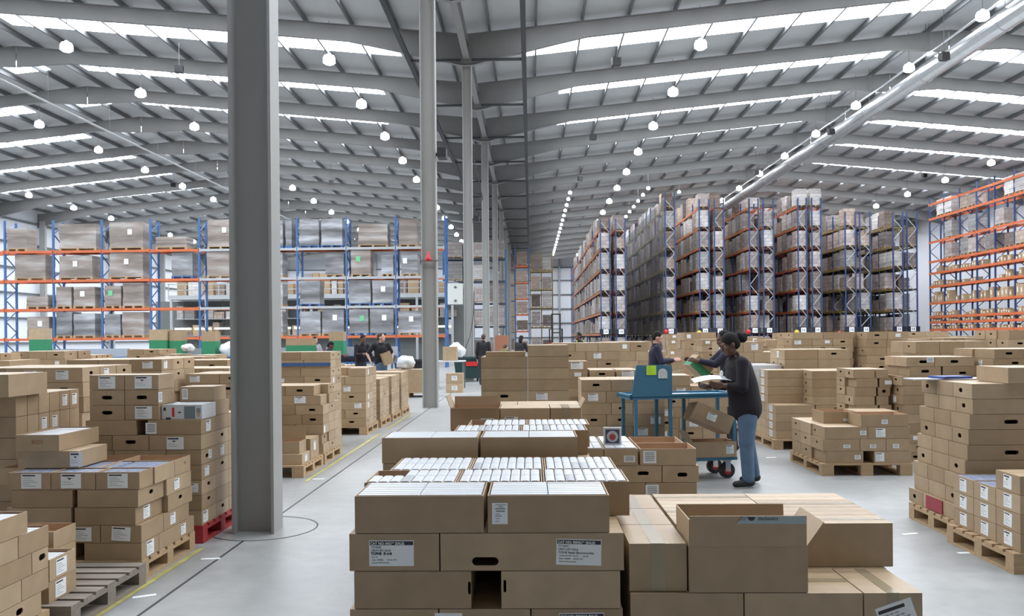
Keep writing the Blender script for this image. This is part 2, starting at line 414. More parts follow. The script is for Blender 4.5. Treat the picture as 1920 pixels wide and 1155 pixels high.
# roof services
def duct(name, x, z, r, y0, y1, label, cat, m):
    t = thing(name, label, cat, (x, y0, z))
    b = MB(); b.tube([(0, 0, 0), (0, y1 - y0, 0)], r, m, 20); b.build('pipe', t, smooth=False)
    for i in range(int((y1 - y0) / 6.2)):
        y = 3.1 + i * 6.2
        if r > .1:
            b = MB(); b.tube([(0, y, 0), (0, y + .12, 0)], r + .02, m, 20); b.build('joint_band', t)
        b = MB(); b.tube([(0, y + .06, r), (0, y + .06, zr(x) - z - .02)], .012, GREYD, 6); b.build('hanger', t)
    return t
duct('ventilation_duct', 17.75, 13.2, .36, 22, 122, 'long round galvanised ventilation duct hung along the right roof ridge', 'duct', GALV)
duct('conduit_pipe', 17.9, 14.15, .05, 22, 90, 'thin galvanised pipe running above the ventilation duct', 'pipe', GALV)
duct('conduit_pipe', -24.4, 13.75, .06, 20, 110, 'thin pipe running along the left roof ridge', 'pipe', GALVP)
lb = MB(); lb.lathe([(.06, .36), (.09, .31), (.19, .27), (.24, .17), (.245, 0)], LAMPD, 16); LH = lb.mesh('lamp_housing', True)
lb = MB(); lb.lathe([(.225, 0), (.16, -.06), (.0, -.08)], LAMP, 16); LL = lb.mesh('lamp_lens', True)
lb = MB(); lb.tube([(0, 0, 0), (0, 0, 1.0)], .01, GREYD, 5); LC = lb.mesh('lamp_cable')
def lamp(x, y, z, label, group, sc=1.):
    t = thing('high_bay_lamp', label, 'lamp', (x, y, z), 0, group)
    for n_, m_ in (('housing', LH), ('lens', LL)): put(n_, m_, t).scale = (sc, sc, sc)
    c = put('cable', LC, t, (0, 0, .33 * sc)); c.scale = (1, 1, zr(x) - z - .02 - .33 * sc)
for nm, x, z, y0 in (('right of the grey columns', 6.65, 12.72, 31.9), ('left of the grey columns', -7.75, 12.38, 31.9), ('under the left roof slope', -18.1, 13.05, 31.9),
                     ('beside the duct on the right ridge', 17.4, 13.65, 31.9), ('just beyond the left ridge', -26.6, 13.3, 38.1), ('near the left wall', -38, 12.6, 62), ('above the far right racks', 31, 12.9, 50)):
    j = 0; y = y0
    while y < 100:
        j += 1; lamp(x, y + .35, z, f'lit lamp, {nth(j)} from front, roof row {nm}', 'high bay lamps ' + nm); y += 6.2
for nm, x, z, y0, st in (('left of the tall rack block', 3.2, 12.85, 65.5, 3.1), ('over the first narrow aisle', 9.4, 13.2, 66, 3.1), ('over the netted rack', 12.9, 13.9, 72, 3.3)):
    for j in range(17):
        lamp(x, y0 + st * j, z, f'lit lamp, {nth(j + 1)} from the front in the close row {nm}', 'aisle lamps ' + nm, .62)
for j, (x, y, px, what) in enumerate(((1155, 116, 33, 'in the right bay nearest the camera'), (1112, 257, 45, 'second along the right bay'), (1088, 335, 62, 'farthest along the right bay'), (1770, 106, 33, 'in front of the ridge duct, nearest'),
                                  (1558, 247, 46, 'by the ridge duct, second along'), (1418, 324, 62, 'by the ridge duct, farthest'), (336, 130, 36, 'highest in the left bay'), (325, 347, 66, 'left of the grey column near rack'), (621, 342, 62, 'between the two nearest columns'), (1733, 329, 64, 'above the right picking rack'))):
    p = at(x, y, px); b = MB(); b.box(-.17, .17, -.13, .13, -.15, .15, BLACK)
    t = thing('hanging_speaker', f'small black speaker hung from the roof {what}', 'speaker', p, .2, 'black roof speakers')
    b.build('cabinet', t); b = MB(); b.tube([(0, 0, .15), (0, 0, zr(p.x) - p.z - .02)], .012, GREYD, 5); b.build('hanger', t)
# things fixed to the columns
t = thing('electrical_cabinet', 'pale grey electrical cabinet fixed beside the third grey column', 'cabinet', (-2.86, 31.9, 2.9))
b = MB(); b.box(-.3, .28, -.15, .15, 0, .8, mat('cabinet_paint', (.6, .62, .58), .45)); b.build('body', t)
for z in (.14, .66):
    b = MB(); b.lathe([(.05, 0), (.05, .02), (.02, .03)], GREYD, 12); o = b.build('lock', t, (.0, -.15, z)); o.rotation_euler = (PI / 2, 0, 0)
b = MB(); b.box(-.3, .28, -.005, .0, 0, .03, GREYD); b.build('trim_strip', t, (0, -.151, -.03))
t = thing('alarm_beacon', 'small red alarm sounder on the front of the second grey column', 'alarm', (XV, 19.375, 3.42))
b = MB(); b.lathe([(.07, 0), (.08, .05), (.05, .1), (.02, .22), (0, .24)], REDM, 14); b.build('sounder', t, (0, -.09, 0), smooth=True)
b = MB(); b.box(-.21, .21, -.02, .0, .0, .03, GREYD); b.build('bracket', t)
for px, py, y, nm in ((826, 290, 19.5, 'second'), (896, 411, 31.9, 'third')):
    p = at(px, py, y); t = thing('security_camera', f'black security camera on the right side of the {nm} grey column', 'camera', (XV + .18, y, p.z), 0, 'cameras on the columns')
    b = MB(); b.box(.0, .1, -.03, .03, -.03, .03, GREYD); b.build('bracket', t)
    b = MB(); b.box(.06, .26, -.3, .06, -.12, .1, BLACK); b.build('body', t)
b = MB(); b.tube([at(x, y, 31.6) for x, y in ((889, 300), (899, 345), (905, 372), (896, 383), (890, 395), (895, 408))], .02, BLACK, 6)
tag(b.build('loose_cable'), 'black cable looping down beside the third grey column', 'cable')
b = MB(); b.tube([at(x, y, 31.75) for x, y in ((872, 655), (881, 632), (888, 590), (889, 545))], .012, BLACK, 5)
tag(b.build('loose_cable'), 'thin black cable hanging down the lower third column', 'cable')
# ---------------------------------------------------------------- racking
def frame_mesh(depth, h, mpost, mbrace, axis='y', zig=1.2, first=.3):
    """upright frame: two posts and zigzag bracing; axis is the direction the two posts stand apart"""
    b = MB()
    def P(s, z): return (0, s, z) if axis == 'y' else (s, 0, z)
    for s in (.05, depth - .05):
        x, y, _ = P(s, 0); b.box(x - .05, x + .05, y - .045, y + .045, 0, h, mpost)
        b.box(x - .08, x + .08, y - .08, y + .08, 0, .02, mpost)
    z = first; k = 0
    while z + zig / 2 < h:
        s0, s1 = (.07, depth - .07) if k % 2 == 0 else (depth - .07, .07)
        b.bar(P(s0, z), P(s1, z + zig / 2), .045, .045, mbrace, up=(1, 0, 0) if axis == 'y' else (0, 1, 0)); z += zig / 2; k += 1
    return b.mesh('upright_frame')
PAL = MB()
for i in range(5): PAL.box(-.5, .5, -.6 + i * .275, -.6 + i * .275 + .1, .12, .144, WOOD)
for x in (-.45, 0, .45):
    PAL.box(x - .05, x + .05, -.6, .6, 0, .12, WOOD)
def load_mesh(wd, dp, h, m, film=False, seed=0, pal=True, palm=WOOD):
    """goods stacked on a pallet: cartons with slightly uneven courses, pallet base"""
    r = random.Random(seed); b = MB(); z = 0
    if pal:
        for x in (-wd / 2 + .06, 0, wd / 2 - .06):
            for y in (-dp / 2 + .06, 0, dp / 2 - .06): b.box(x - .05, x + .05, y - .06, y + .06, .02, .11, palm)
        for x in (-wd / 2 + .06, 0, wd / 2 - .06): b.box(x - .05, x + .05, -dp / 2, dp / 2, 0, .02, palm)
        for i in range(5):
            y = -dp / 2 + i * (dp - .1) / 4; b.box(-wd / 2, wd / 2, y, y + .1, .11, .14, palm)
        z = .14
    n = max(2, round((h - z) / .32)); c = (h - z) / n
    for i in range(n):
        e = r.uniform(0, .03); f = r.uniform(0, .03)
        b.box(-wd / 2 + e, wd / 2 - f, -dp / 2 + f, dp / 2 - e, z + i * c, z + (i + 1) * c - .008, m)
    return b.mesh('pallet_load')

# left rack across the hall (faces the camera)
LRX = [-4.6 - 2.69 * k for k in range(11)]
rack = thing('pallet_rack', 'wide blue pallet rack with orange beams across the left of the hall', 'rack', (0, 45, 0))
FM = frame_mesh(1.1, 8.25, BLUEL, BLUEL)
for x in LRX: put('upright_frame', FM, rack, (x, 0, 0))
def beam_mesh(L, m, ht=.13):
    b = MB(); b.box(-L / 2, L / 2, -.025, .025, -ht, 0, m)
    for s in (-1, 1): b.box(s * L / 2 - .03, s * L / 2 + .03, -.035, .035, -ht - .04, .05, m)
    return b.mesh('beam')
BO, BG = beam_mesh(2.58, ORANGE), beam_mesh(2.58, GALVP)
LRZ = [1.78, 3.40, 4.98, 6.58]
for k in range(10):
    xm = (LRX[k] + LRX[k + 1]) / 2
    for z in LRZ:
        front = BG if k < 5 and z > 2 else BO
        put('beam', front, rack, (xm, 0, z)); put('beam', BO, rack, (xm, 1.1, z))
def film_load_mat(name, c1, c2, c3):
    m = bpy.data.materials.new(name); m.use_nodes = True; nt = m.node_tree; b = nt.nodes['Principled BSDF']; b.inputs['Roughness'].default_value = .3
    tc = nd(nt, 'ShaderNodeTexCoord'); mp = nd(nt, 'ShaderNodeMapping'); mp.inputs['Scale'].default_value = (.5, .5, 2.6)
    oi = nd(nt, 'ShaderNodeObjectInfo'); nt.links.new(tc.outputs['Object'], mp.inputs[0])
    n = nd(nt, 'ShaderNodeTexNoise', noise_dimensions='4D'); n.inputs['Scale'].default_value = 1.0; n.inputs['Detail'].default_value = 3
    nt.links.new(mp.outputs[0], n.inputs['Vector'])
    ml = nd(nt, 'ShaderNodeMath', operation='MULTIPLY'); ml.inputs[1].default_value = 40; nt.links.new(oi.outputs['Random'], ml.inputs[0]); nt.links.new(ml.outputs[0], n.inputs['W'])
    cr = nd(nt, 'ShaderNodeValToRGB'); e = cr.color_ramp.elements
    e[0].position = .36; e[0].color = (*c1, 1); e[1].position = .68; e[1].color = (*c3, 1); q = e.new(.52); q.color = (*c2, 1)
    nt.links.new(n.outputs['Fac'], cr.inputs[0]); nt.links.new(cr.outputs[0], b.inputs['Base Color'])
    return m
FLB = film_load_mat('film_over_brown', (.19, .16, .14), (.30, .255, .225), (.43, .41, .395))
FLG = film_load_mat('film_over_grey', (.13, .13, .135), (.25, .25, .26), (.45, .47, .50))
# level, left px, right px, top px, tint, pallet colour
LR = [(3, -2, 50, 428, 'b', 0), (3, 110, 180, 420, 'b', 0), (3, 204, 268, 417, 'b', 0), (3, 291, 350, 444, 'b', 0), (3, 388, 438, 412, 'b', 0), (3, 470, 530, 413, 'g', 1), (3, 534, 547, 411, 'g', 1), (3, 557, 598, 411, 'g', 1), (3, 601, 642, 410, 'g', 1),
      (3, 671, 727, 420, 'b', 0), (3, 747, 782, 410, 'b', 0), (2, 27, 85, 478, 'b', 0), (2, 110, 173, 480, 'b', 0), (2, 204, 268, 473, 'b', 0), (2, 321, 361, 472, 'g', 1), (2, 387, 438, 471, 'b', 0), (2, 470, 530, 474, 'g', 0), (2, 609, 645, 476, 'g', 0), (2, 657, 695, 468, 'b', 0),
      (2, 714, 738, 478, 'g', 0), (2, 752, 783, 475, 'g', 0), (1, 49, 90, 556, 'b', 0), (1, 95, 134, 538, 'b', 0), (1, 137, 178, 538, 'b', 0), (1, 187, 227, 536, 'b', 0), (1, 229, 270, 530, 'b', 0), (1, 470, 530, 532, 'g', 0), (1, 558, 600, 526, 'g', 1), (1, 653, 695, 525, 'g', 1), (1, 697, 738, 526, 'g', 1),
      (0, 50, 92, 594, 'b', 0), (0, 95, 135, 585, 'g', 0), (0, 137, 178, 588, 'g', 0), (0, 189, 226, 589, 'g', 0), (0, 228, 270, 585, 'b', 0), (0, 470, 530, 584, 'g', 0), (0, 555, 601, 584, 'g', 0), (0, 603, 645, 577, 'g', 0), (0, 650, 691, 580, 'g', 1), (0, 693, 738, 578, 'g', 1), (0, 745, 790, 583, 'g', 0)]
cnt = {}
for lv, x0, x1, yt, tint, pc in LR:
    a, c = at(x0, yt, 45.05), at(x1, yt, 45.05); h = a.z - LRZ[lv]
    kb = min(range(10), key=lambda k: abs((LRX[k] + LRX[k + 1]) / 2 - (a.x + c.x) / 2))
    a.x = max(a.x, LRX[kb + 1] + .09); c.x = min(c.x, LRX[kb] - .09)
    if c.x - a.x < .25: continue
    wd = c.x - a.x
    cnt[lv] = cnt.get(lv, 0) + 1
    shelf = ['lowest', 'second', 'third', 'top'][lv]
    t = thing('wrapped_pallet_load', f'{"grey" if tint == "g" else "brown"} shrink wrapped pallet load, {nth(cnt[lv])} from left on {shelf} beam of blue and orange rack', 'pallet load', ((a.x + c.x) / 2, 45.55, LRZ[lv]), 0, 'wrapped loads on the left rack')
    m = FLB if tint == 'b' else FLG; pm = BLUEL if pc else WOOD
    b = MB()
    for x in (-wd / 2 + .06, 0, wd / 2 - .06): b.box(x - .06, x + .06, -.5, .5, 0, .11, pm)
    b.box(-wd / 2, wd / 2, -.5, .5, .11, .14, pm); b.build('pallet', t)
    r = random.Random(x0 + lv); b = MB(); n = 5; prof = []
    for i in range(n + 1):
        e = r.uniform(.0, .035); z = .14 + (h - .14) * i / n
        prof.append([(-wd / 2 + e, -.5 + e, z), (wd / 2 - e, -.5 + e, z), (wd / 2 - e, .5 - e, z), (-wd / 2 + e, .5 - e, z)])
    vs = [p for q in prof for p in q]
    b.raw(vs, [(i * 4 + k, i * 4 + (k + 1) % 4, (i + 1) * 4 + (k + 1) % 4, (i + 1) * 4 + k) for i in range(n) for k in range(4)] + [tuple(range(n * 4, n * 4 + 4))], m)
    b.build('wrapped_goods', t)
    if r.random() < .4 and h > .8:
        b = MB(); b.box(-.12, .12, -.512, -.5, h * .55, h * .55 + .3, WHITE if r.random() < .85 else mat('label_green', (.15, .5, .25), .6)); b.build('label', t, (r.uniform(-.3, .3), 0, 0))

# tall rack block on the right: rows run away from the camera, ends at YE
YE, YF, BAY = 70., 122., 2.8
ROWS = [(5.88, 6.75), (7.16, 8.03), (11.3, 12.2), (14.15, 15.05), (15.4, 16.27), (18.3, 19.15), (19.45, 20.4), (22.35, 23.15), (23.5, 24.35), (26.25, 27.2), (27.45, 28.4), (30.2, 31.1), (31.35, 32.25)]
LEV = [1.78, 3.55, 5.35, 7.15, 8.9, 10.6, 12.3]
RFM = {}
LM = [load_mesh(.95, 1.15, h, m, seed=i) for i, (h, m) in enumerate(((1.45, LOADP), (1.5, LOADB), (1.35, LOADW), (1.2, LOADP), (1.5, LOADW), (1.0, LOADB), (1.4, LOADP)))]
LH_ = [1.45, 1.5, 1.35, 1.2, 1.5, 1.0, 1.4]
stuffL = MB()
ordn = ['first', 'second', 'third', 'fourth', 'fifth', 'sixth', 'seventh', 'eighth', 'ninth', 'tenth', 'eleventh', 'twelfth', 'last']
for ri, (x0, x1) in enumerate(ROWS):
    h = 11.45 if ri < 2 else 13.6 if ri == 2 else 13.0 if ri < 9 else 11.8
    lev = LEV[:6] if ri < 2 or ri > 8 else LEV
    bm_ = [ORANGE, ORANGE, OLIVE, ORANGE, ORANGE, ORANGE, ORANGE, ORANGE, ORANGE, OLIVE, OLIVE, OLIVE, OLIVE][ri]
    t = thing('tall_pallet_rack', f'tall dark blue pallet rack row, {ordn[ri]} from left in the right hand block', 'rack', (x0, YE, 0), 0, 'tall pallet rack rows')
    dkey = (round(x1 - x0, 2), h)
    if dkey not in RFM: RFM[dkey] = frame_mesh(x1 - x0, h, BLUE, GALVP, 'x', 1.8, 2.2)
    nb = int((YF - YE) / BAY)
    for k in range(nb + 1): put('upright_frame', RFM[dkey], t, (0, k * BAY, 0))
    for z in lev:
        for x in (.0, x1 - x0):
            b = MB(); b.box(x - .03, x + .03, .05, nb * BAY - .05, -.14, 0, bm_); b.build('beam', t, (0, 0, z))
        b = MB(); b.box(.05, x1 - x0 - .05, .03, .08, -.1, -.02, BLACK); b.build('end_beam', t, (0, 0, z))
    # end sign
    b = MB(); b.box(-.1, x1 - x0 + .1, -.14, -.1, 0, .45, mat('sign_navy', (.008, .012, .03), .5)); sgn = b.build('aisle_sign', t, (0, 0, 1.75))
    b = MB(); c = (x1 - x0) / 2
    b.box(c - .21, c + .21, -.155, -.142, .03, .42, WHITE); b.build('sign_plate', sgn)
    b = MB(); b.box(c - .12, c - .05, -.165, -.156, .13, .32, INKG); b.box(c + .02, c + .12, -.165, -.156, .13, .32, INKG); b.build('number_print', sgn)
    xm = (x0 + x1) / 2
    # loads
    r = random.Random(100 + ri)
    single = {2: 1, 3: 1, 5: 1, 7: 1, 9: 1, 11: 1}
    for li, z in enumerate([0] + lev):
        for k in range(36):
            y = YE + .72 + k * 1.4
            v = r.randrange(7); top = li == len(lev)
            skip = .04 if ri < 3 else .2 if li < 3 else .08
            if r.random() < skip and k > 0: continue
            if k == 0 and ri > 4 and r.random() < .25: continue
            if top and r.random() < .35: continue
            big = k == 0 and li > 0 or ri == 0 and 0 < k < 13 and li > 0 or ri in single and k <= 2 and li > 1
            if big:
                o = put('pallet_load', LM[v], None, (xm, y, z + .002))
                if z == 0: lv = 'the floor'
                else: lv = f'{nth(li)} beam level'
                tag(o, f'pale carton load on pallet, {nth(k + 1)} from aisle end, {lv}, {ordn[ri]} tall rack row', 'pallet load', 'pallet loads in the tall racks')
            elif k < 30:
                hh = LH_[v]; tn = r.random() + .01; m = LM[v].materials[-1]
                stuffL.box(xm - .47, xm + .47, y - .58, y + .58, z + .14, z + hh, m, tn); stuffL.box(xm - .47, xm + .47, y - .58, y + .58, z + .002, z + .13, WOOD, tn)
tag(stuffL.build('pallet_loads'), 'mass of wrapped pallet loads deep inside the tall racks', 'pallet loads', kind='stuff')
# dark netting down the aisle face of the third row
net = bpy.data.materials.new('net'); net.use_nodes = True; nt = net.node_tree; pb = nt.nodes['Principled BSDF']
pb.inputs['Base Color'].default_value = (.05, .055, .06, 1); pb.inputs['Alpha'].default_value = .5; pb.inputs['Roughness'].default_value = .7
b = MB(); b.face([(11.18, YE - .05, 1.7), (11.18, YF, 1.7), (11.18, YF, 13.0), (11.18, YE - .05, 13.0)], net)
b.box(11.17, 11.19, YE - .06, YE - .04, 0, 13, GREYD)
tag(b.build('rack_net'), 'dark safety netting down the aisle side of the third tall rack row', 'netting')

# picking rack on the far right, facing the open floor
t = thing('picking_rack', 'long picking rack with bright orange beams and blue posts at far right', 'rack', (32.85, 45.2, 0))
FMP = frame_mesh(1.0, 12.7, BLUE, BLUE, 'x', 1.6)
PZ = [.75, 1.35, 1.95, 2.55, 3.0, 4.1, 5.45, 6.55, 7.5, 9.1, 11.0, 12.2]
BP = beam_mesh(2.3, ORANGE, .17)
for k in range(11): put('upright_frame', FMP, t, (0, k * 2.4, 0))
for k in range(10):
    for z in PZ:
        o = put('beam', BP, t, (-.02, k * 2.4 + 1.2, z), PI / 2)
        if z > 2.5: put('beam', BP, t, (1.0, k * 2.4 + 1.2, z), PI / 2)
for z in PZ[:8]:
    b = MB(); b.box(.02, .98, .05, 23.9, -.03, -.005, GALVP); b.build('shelf_deck', t, (0, 0, z))
# small cartons on its shelves
r = random.Random(5); pick = MB(); npk = 0
for zi, z in enumerate(PZ[:8]):
    if z < 1.2: continue
    y = 51.5 if z < 5 else 54.
    cap = [0, 0, .34, .34, .4, .9, .55, .5, .8][zi] if zi < 9 else .4
    while y < 69:
        dy = r.uniform(.22, .5); hh = r.uniform(.4, 1) * cap
        fq = (y - 45.2) % 2.4
        if fq < .1 or fq + dy > 2.3: pass
        elif r.random() < (.93 if z < 3 else .72):
            if npk < 170 and y > 53:
                npk += 1; bb = MB(); bb.box(-.27, .27, -dy / 2, dy / 2, 0, hh, KRAFT); bb.face([(-.272, .05, hh * .3), (-.272, -.05, hh * .3), (-.272, -.05, hh * .7), (-.272, .05, hh * .7)], WHITE)
                tag(bb.build('picking_carton', None, (33.13, y + dy / 2, z)), f'small pale carton on orange picking rack shelf {nth(zi + 1)} from floor, one of the row', 'carton', f'small cartons on picking shelf {zi + 1}')
            else: pick.box(32.86, 33.4, y, y + dy, z, z + hh, KRAFT, r.random() + .01)
        y += dy + r.uniform(.01, .12)
r = random.Random(15)
for zi in (8, 9, 10):
    for k in range(16):
        if r.random() < .45:
            y = 52.4 + 2.4 * (k // 2) + (.622, 1.778)[k % 2]
            if y > 68.5: continue
            o = put('pallet_load', LM[r.choice((2, 3, 5))], None, (33.33, y, PZ[zi] + .002)); tag(o, f'pallet load {nth(k + 1)} from the near end, {nth(zi + 1)} beam level of the orange picking rack', 'pallet load', 'pallet loads on the picking rack')
if pick.f: tag(pick.build('picking_cartons'), 'mass of small cartons on the near end of the orange picking rack', 'cartons', kind='stuff')

# racks behind the columns, end on to the camera
def cross_rack(x0, x1, y, n, h, lev, mpost, mb, label, goods, dens=.9, seed=3):
    t = thing('pallet_rack', label, 'rack', (x0, y, 0)); w_ = (x1 - x0) / n
    fm = frame_mesh(1.0, h, mpost, mpost)
    for k in range(n + 1): put('upright_frame', fm, t, (k * w_, 0, 0))
    for z in lev:
        for yy in (0, 1.0):
            for k in range(n):
                b = MB(); b.box(.05, w_ - .05, -.03, .03, -.14, 0, mb); b.build('beam', t, (k * w_, yy, z))
    r = random.Random(seed)
    for li, z in enumerate([0] + lev):
        for k in range(n):
            if r.random() < dens:
                hh = r.uniform(.75, 1.0) * min(1.7, (lev[1] - lev[0]) - .25); me = load_mesh(w_ - .22, .95, hh, goods[r.randrange(len(goods))], seed=r.randrange(99))
                o = put('pallet_load', me, None, (x0 + (k + .5) * w_, y + .5, z + .002)); tag(o, f'wrapped load, {nth(k + 1)} from left, level {li + 1} of {label.split(",")[0]}', 'pallet load', 'loads on the racks behind the columns')
cross_rack(-6.9, -1.95, 66, 3, 8.6, [2.5, 4.35, 6.1, 7.9], BLUEL, mat('beam_dark', (.05, .055, .07), .5), 'blue rack of pinkish loads behind the columns', [LOADP, LOADP, LOADW], .95, 5)
cross_rack(-3.75, -1.78, 95.6, 1, 11.5, [2.2, 4.0, 5.8, 7.6, 9.4], GREYD, GREYD, 'dark steel rack bay, between the far columns', [LOADB], 1, 21)
cross_rack(-1.5, -.15, 84, 1, 10.8, [2.2, 3.9, 5.5, 7.1, 8.8], BLUEL, ORANGE, 'narrow blue rack tower, right of the columns', [LOADB], 1, 9)
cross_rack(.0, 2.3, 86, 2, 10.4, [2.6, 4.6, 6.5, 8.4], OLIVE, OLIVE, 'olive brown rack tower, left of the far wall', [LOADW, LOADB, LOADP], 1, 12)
# low building of shelves (mezzanine) behind the left rack
t = thing('mezzanine', 'grey two level shelving platform with yellowish lights behind the left rack', 'mezzanine', (-25.5, 58, 0))
b = MB(); b.box(0, 20.3, 0, 7, 4.45, 4.75, GALVP); b.build('deck', t)
for k in range(9):
    b = MB(); b.box(-.08, .08, -.08, .08, 0, 4.45, GALVP); b.build('post', t, (.2 + k * 2.48, .1, 0))
b = MB(); b.box(0, 20.3, .02, .06, 5.5, 5.56, GALVP); b.box(0, 20.3, .02, .06, 5.1, 5.15, GALVP)
for k in range(18): b.box(k * 1.19, k * 1.19 + .05, .02, .06, 4.75, 5.56, GALVP)
b.build('guard_rail', t)
b = MB(); b.box(-1.5, 21.5, 1.4, 1.5, 0, 4.4, mat('mezz_dark_panel', (.16, .17, .165), .7)); b.build('back_panel', t)  # even dark grey panel behind the shelves
for z in (1.9, 3.1):
    b = MB(); b.box(.3, 20, .5, 1.35, z - .04, z, GALVP); b.build('shelf', t)
for k in range(14):
    tt = thing('tube_light', f'yellowish fluorescent tube light, {nth(k + 1)} from left under the grey platform', 'light', (-24.6 + k * 1.42, 58.36, 2.42 - .03), 0, 'tube lights under the platform')
    b = MB(); b.box(-.6, .6, -.06, .06, .05, .1, LAMPW); b.build('housing', tt)
    b = MB(); b.tube([(-.58, 0, 0), (.58, 0, 0)], .05, TUBE, 8); b.build('tube', tt)
    b = MB(); b.tube([(0, 0, .1), (0, 0, 4.445 - 2.39)], .012, GREYD, 5); b.build('hanger', tt)
mz = MB(); r = random.Random(8)
for z0, z1, yy in ((1.9, 2.9, .5), (3.1, 4.1, .5), (4.75, 6.4, .6)):
    x = -25.1
    while x < -5.7:
        wd = r.uniform(.3, .8)
        if r.random() < .85: mz.box(x, x + wd, 58 + yy + .02, 58 + yy + .7, z0 + .004, z0 + (z1 - z0) * r.uniform(.45, 1), [KRAFT, LOADB, LOADW, KRAFT][r.randrange(4)], r.random() + .01)
        x += wd + r.uniform(.02, .2)
tag(mz.build('stored_goods'), 'mass of cartons stored on the grey shelving platform', 'stored goods', kind='stuff')
# reach truck far down the aisle
t = thing('reach_truck', 'dark reach truck with raised mast far down the central aisle', 'truck', (2.2, 72, 0))
b = MB()
for x in (-.35, .35): b.box(x - .06, x + .06, -.1, .1, .05, 3.6, BLACK)
for z in (.6, 1.9, 3.5): b.box(-.35, .35, -.06, .06, z, z + .1, BLACK)
b.build('mast', t)
b = MB(); b.box(-.6, .6, .15, 1.6, .1, 1.1, REDM); b.build('body', t)
b = MB()
for x in (-.55, .55):
    for y in (.2, 1.5): b.box(x - .04, x + .04, y - .04, y + .04, 1.1, 2.25, BLACK)
b.box(-.6, .6, .15, 1.55, 2.25, 2.3, BLACK); b.build('overhead_guard', t)
b = MB()
for x in (-.25, .25): b.box(x - .05, x + .05, -1.2, -.1, .08, .13, GREYD)
b.build('forks', t)
for x, y in ((-.5, .4), (.5, .4), (0, 1.4)):
    b = MB(); b.tube([(x - .07, y, .16), (x + .07, y, .16)], .16, BLACK, 14); b.build('wheel', t)
# ---------------------------------------------------------------- cartons
def ringface(b, o, U, V, w, h, holes, m):
    """rectangle from o along unit U (w) and V (h) with at most one rounded slot cut through"""
    o, U, V = Vector(o), Vector(U), Vector(V)
    P = lambda u, v: o + U * u + V * v
    if not holes: b.face([P(0, 0), P(w, 0), P(w, h), P(0, h)], m); return
    cu, cv, hw, hh = holes[0]
    u0, u1, v0, v1 = cu - hw / 2, cu + hw / 2, cv - hh / 2, cv + hh / 2
    b.face([P(0, 0), P(w, 0), P(w, v0), P(0, v0)], m); b.face([P(0, v1), P(w, v1), P(w, h), P(0, h)], m)
    b.face([P(0, v0), P(u0, v0), P(u0, v1), P(0, v1)], m); b.face([P(u1, v0), P(w, v0), P(w, v1), P(u1, v1)], m)
    r = min(hh, hw) / 2; loop = []
    for cx, cy, a0 in ((u1 - r, v1 - r, 0), (u0 + r, v1 - r, 1), (u0 + r, v0 + r, 2), (u1 - r, v0 + r, 3)):
        arc = [(cx + r * math.cos(PI / 2 * (a0 + i / 4)), cy + r * math.sin(PI / 2 * (a0 + i / 4))) for i in range(5)]
        corner = [(u1, v1), (u0, v1), (u0, v0), (u1, v0)][a0]
        b.face([P(*corner)] + [P(*q) for q in arc][::-1], m); loop += arc
    n = U.cross(V)
    for p, q in zip(loop, loop[1:] + loop[:1]): b.face([P(*p), P(*q), P(*q) - n * .006, P(*p) - n * .006], KRAFTIN)

def faces(wx, wy, h):
    x, y = wx / 2, wy / 2
    return {'F': ((-x, -y, 0), (1, 0, 0), (0, 0, 1), wx, h), 'R': ((x, -y, 0), (0, 1, 0), (0, 0, 1), wy, h), 'B': ((x, y, 0), (-1, 0, 0), (0, 0, 1), wx, h),
            'L': ((-x, y, 0), (0, -1, 0), (0, 0, 1), wy, h), 'T': ((-x, -y, h), (1, 0, 0), (0, 1, 0), wx, wy)}

def lab_mesh(w, h, style):
    """printed paper label facing -y, lower left corner at the origin"""
    b = MB(); b.face([(0, 0, 0), (w, 0, 0), (w, 0, h), (0, 0, h)], WHITE); e = -.0006
    def q(x0, x1, z0, z1, m): b.face([(x0 * w, e, z0 * h), (x1 * w, e, z0 * h), (x1 * w, e, z1 * h), (x0 * w, e, z1 * h)], m)
    if style == 's':
        q(.06, .7, .84, .93, INK)
        for i, k in enumerate((.5, .62, .8, .45, .7)): q(.08, k, .68 - i * .13, .71 - i * .13, INKG)
    elif style == 'b':
        for i in range(5): q(.14, .86, .8 - i * .15, .87 - i * .15, INKG)
    elif style == 'd':
        q(.06, .7, .82, .93, INK); b.face([(.3 * w, e, .74 * h), (.42 * w, e, .58 * h), (.62 * w, e, .76 * h), (.5 * w, e, .7 * h)], INK)
        for i, k in enumerate((.5, .62)): q(.08, k, .42 - i * .16, .45 - i * .16, INKG)
    return b
_lc = {}
def put_label(par, face, u, v, w, h, style, F_, tilt=0., text=None):
    o, U, V, fw, fh = F_[face]; o, U, V = Vector(o), Vector(U), Vector(V); n = U.cross(V)
    k = (round(w, 3), round(h, 3), style)
    if k not in _lc: _lc[k] = lab_mesh(w, h, style).mesh('label')
    l = put('shipping_label', _lc[k], par)
    p = o + U * (u * fw - w / 2) + V * (v * fh - h / 2) + n * .0012
    M = Matrix(((U.x, -n.x, V.x, p.x), (U.y, -n.y, V.y, p.y), (U.z, -n.z, V.z, p.z), (0, 0, 0, 1)))
    l.matrix_local = M @ Matrix.Translation((w / 2, 0, h / 2)) @ Matrix.Rotation(tilt, 4, 'Y') @ Matrix.Translation((-w / 2, 0, -h / 2))
    if text:
        for (s, x, z, size, m, bold) in text: put('lettering', text_mesh(s, size, m, bold), l, (x, -.0012, z))
    return l

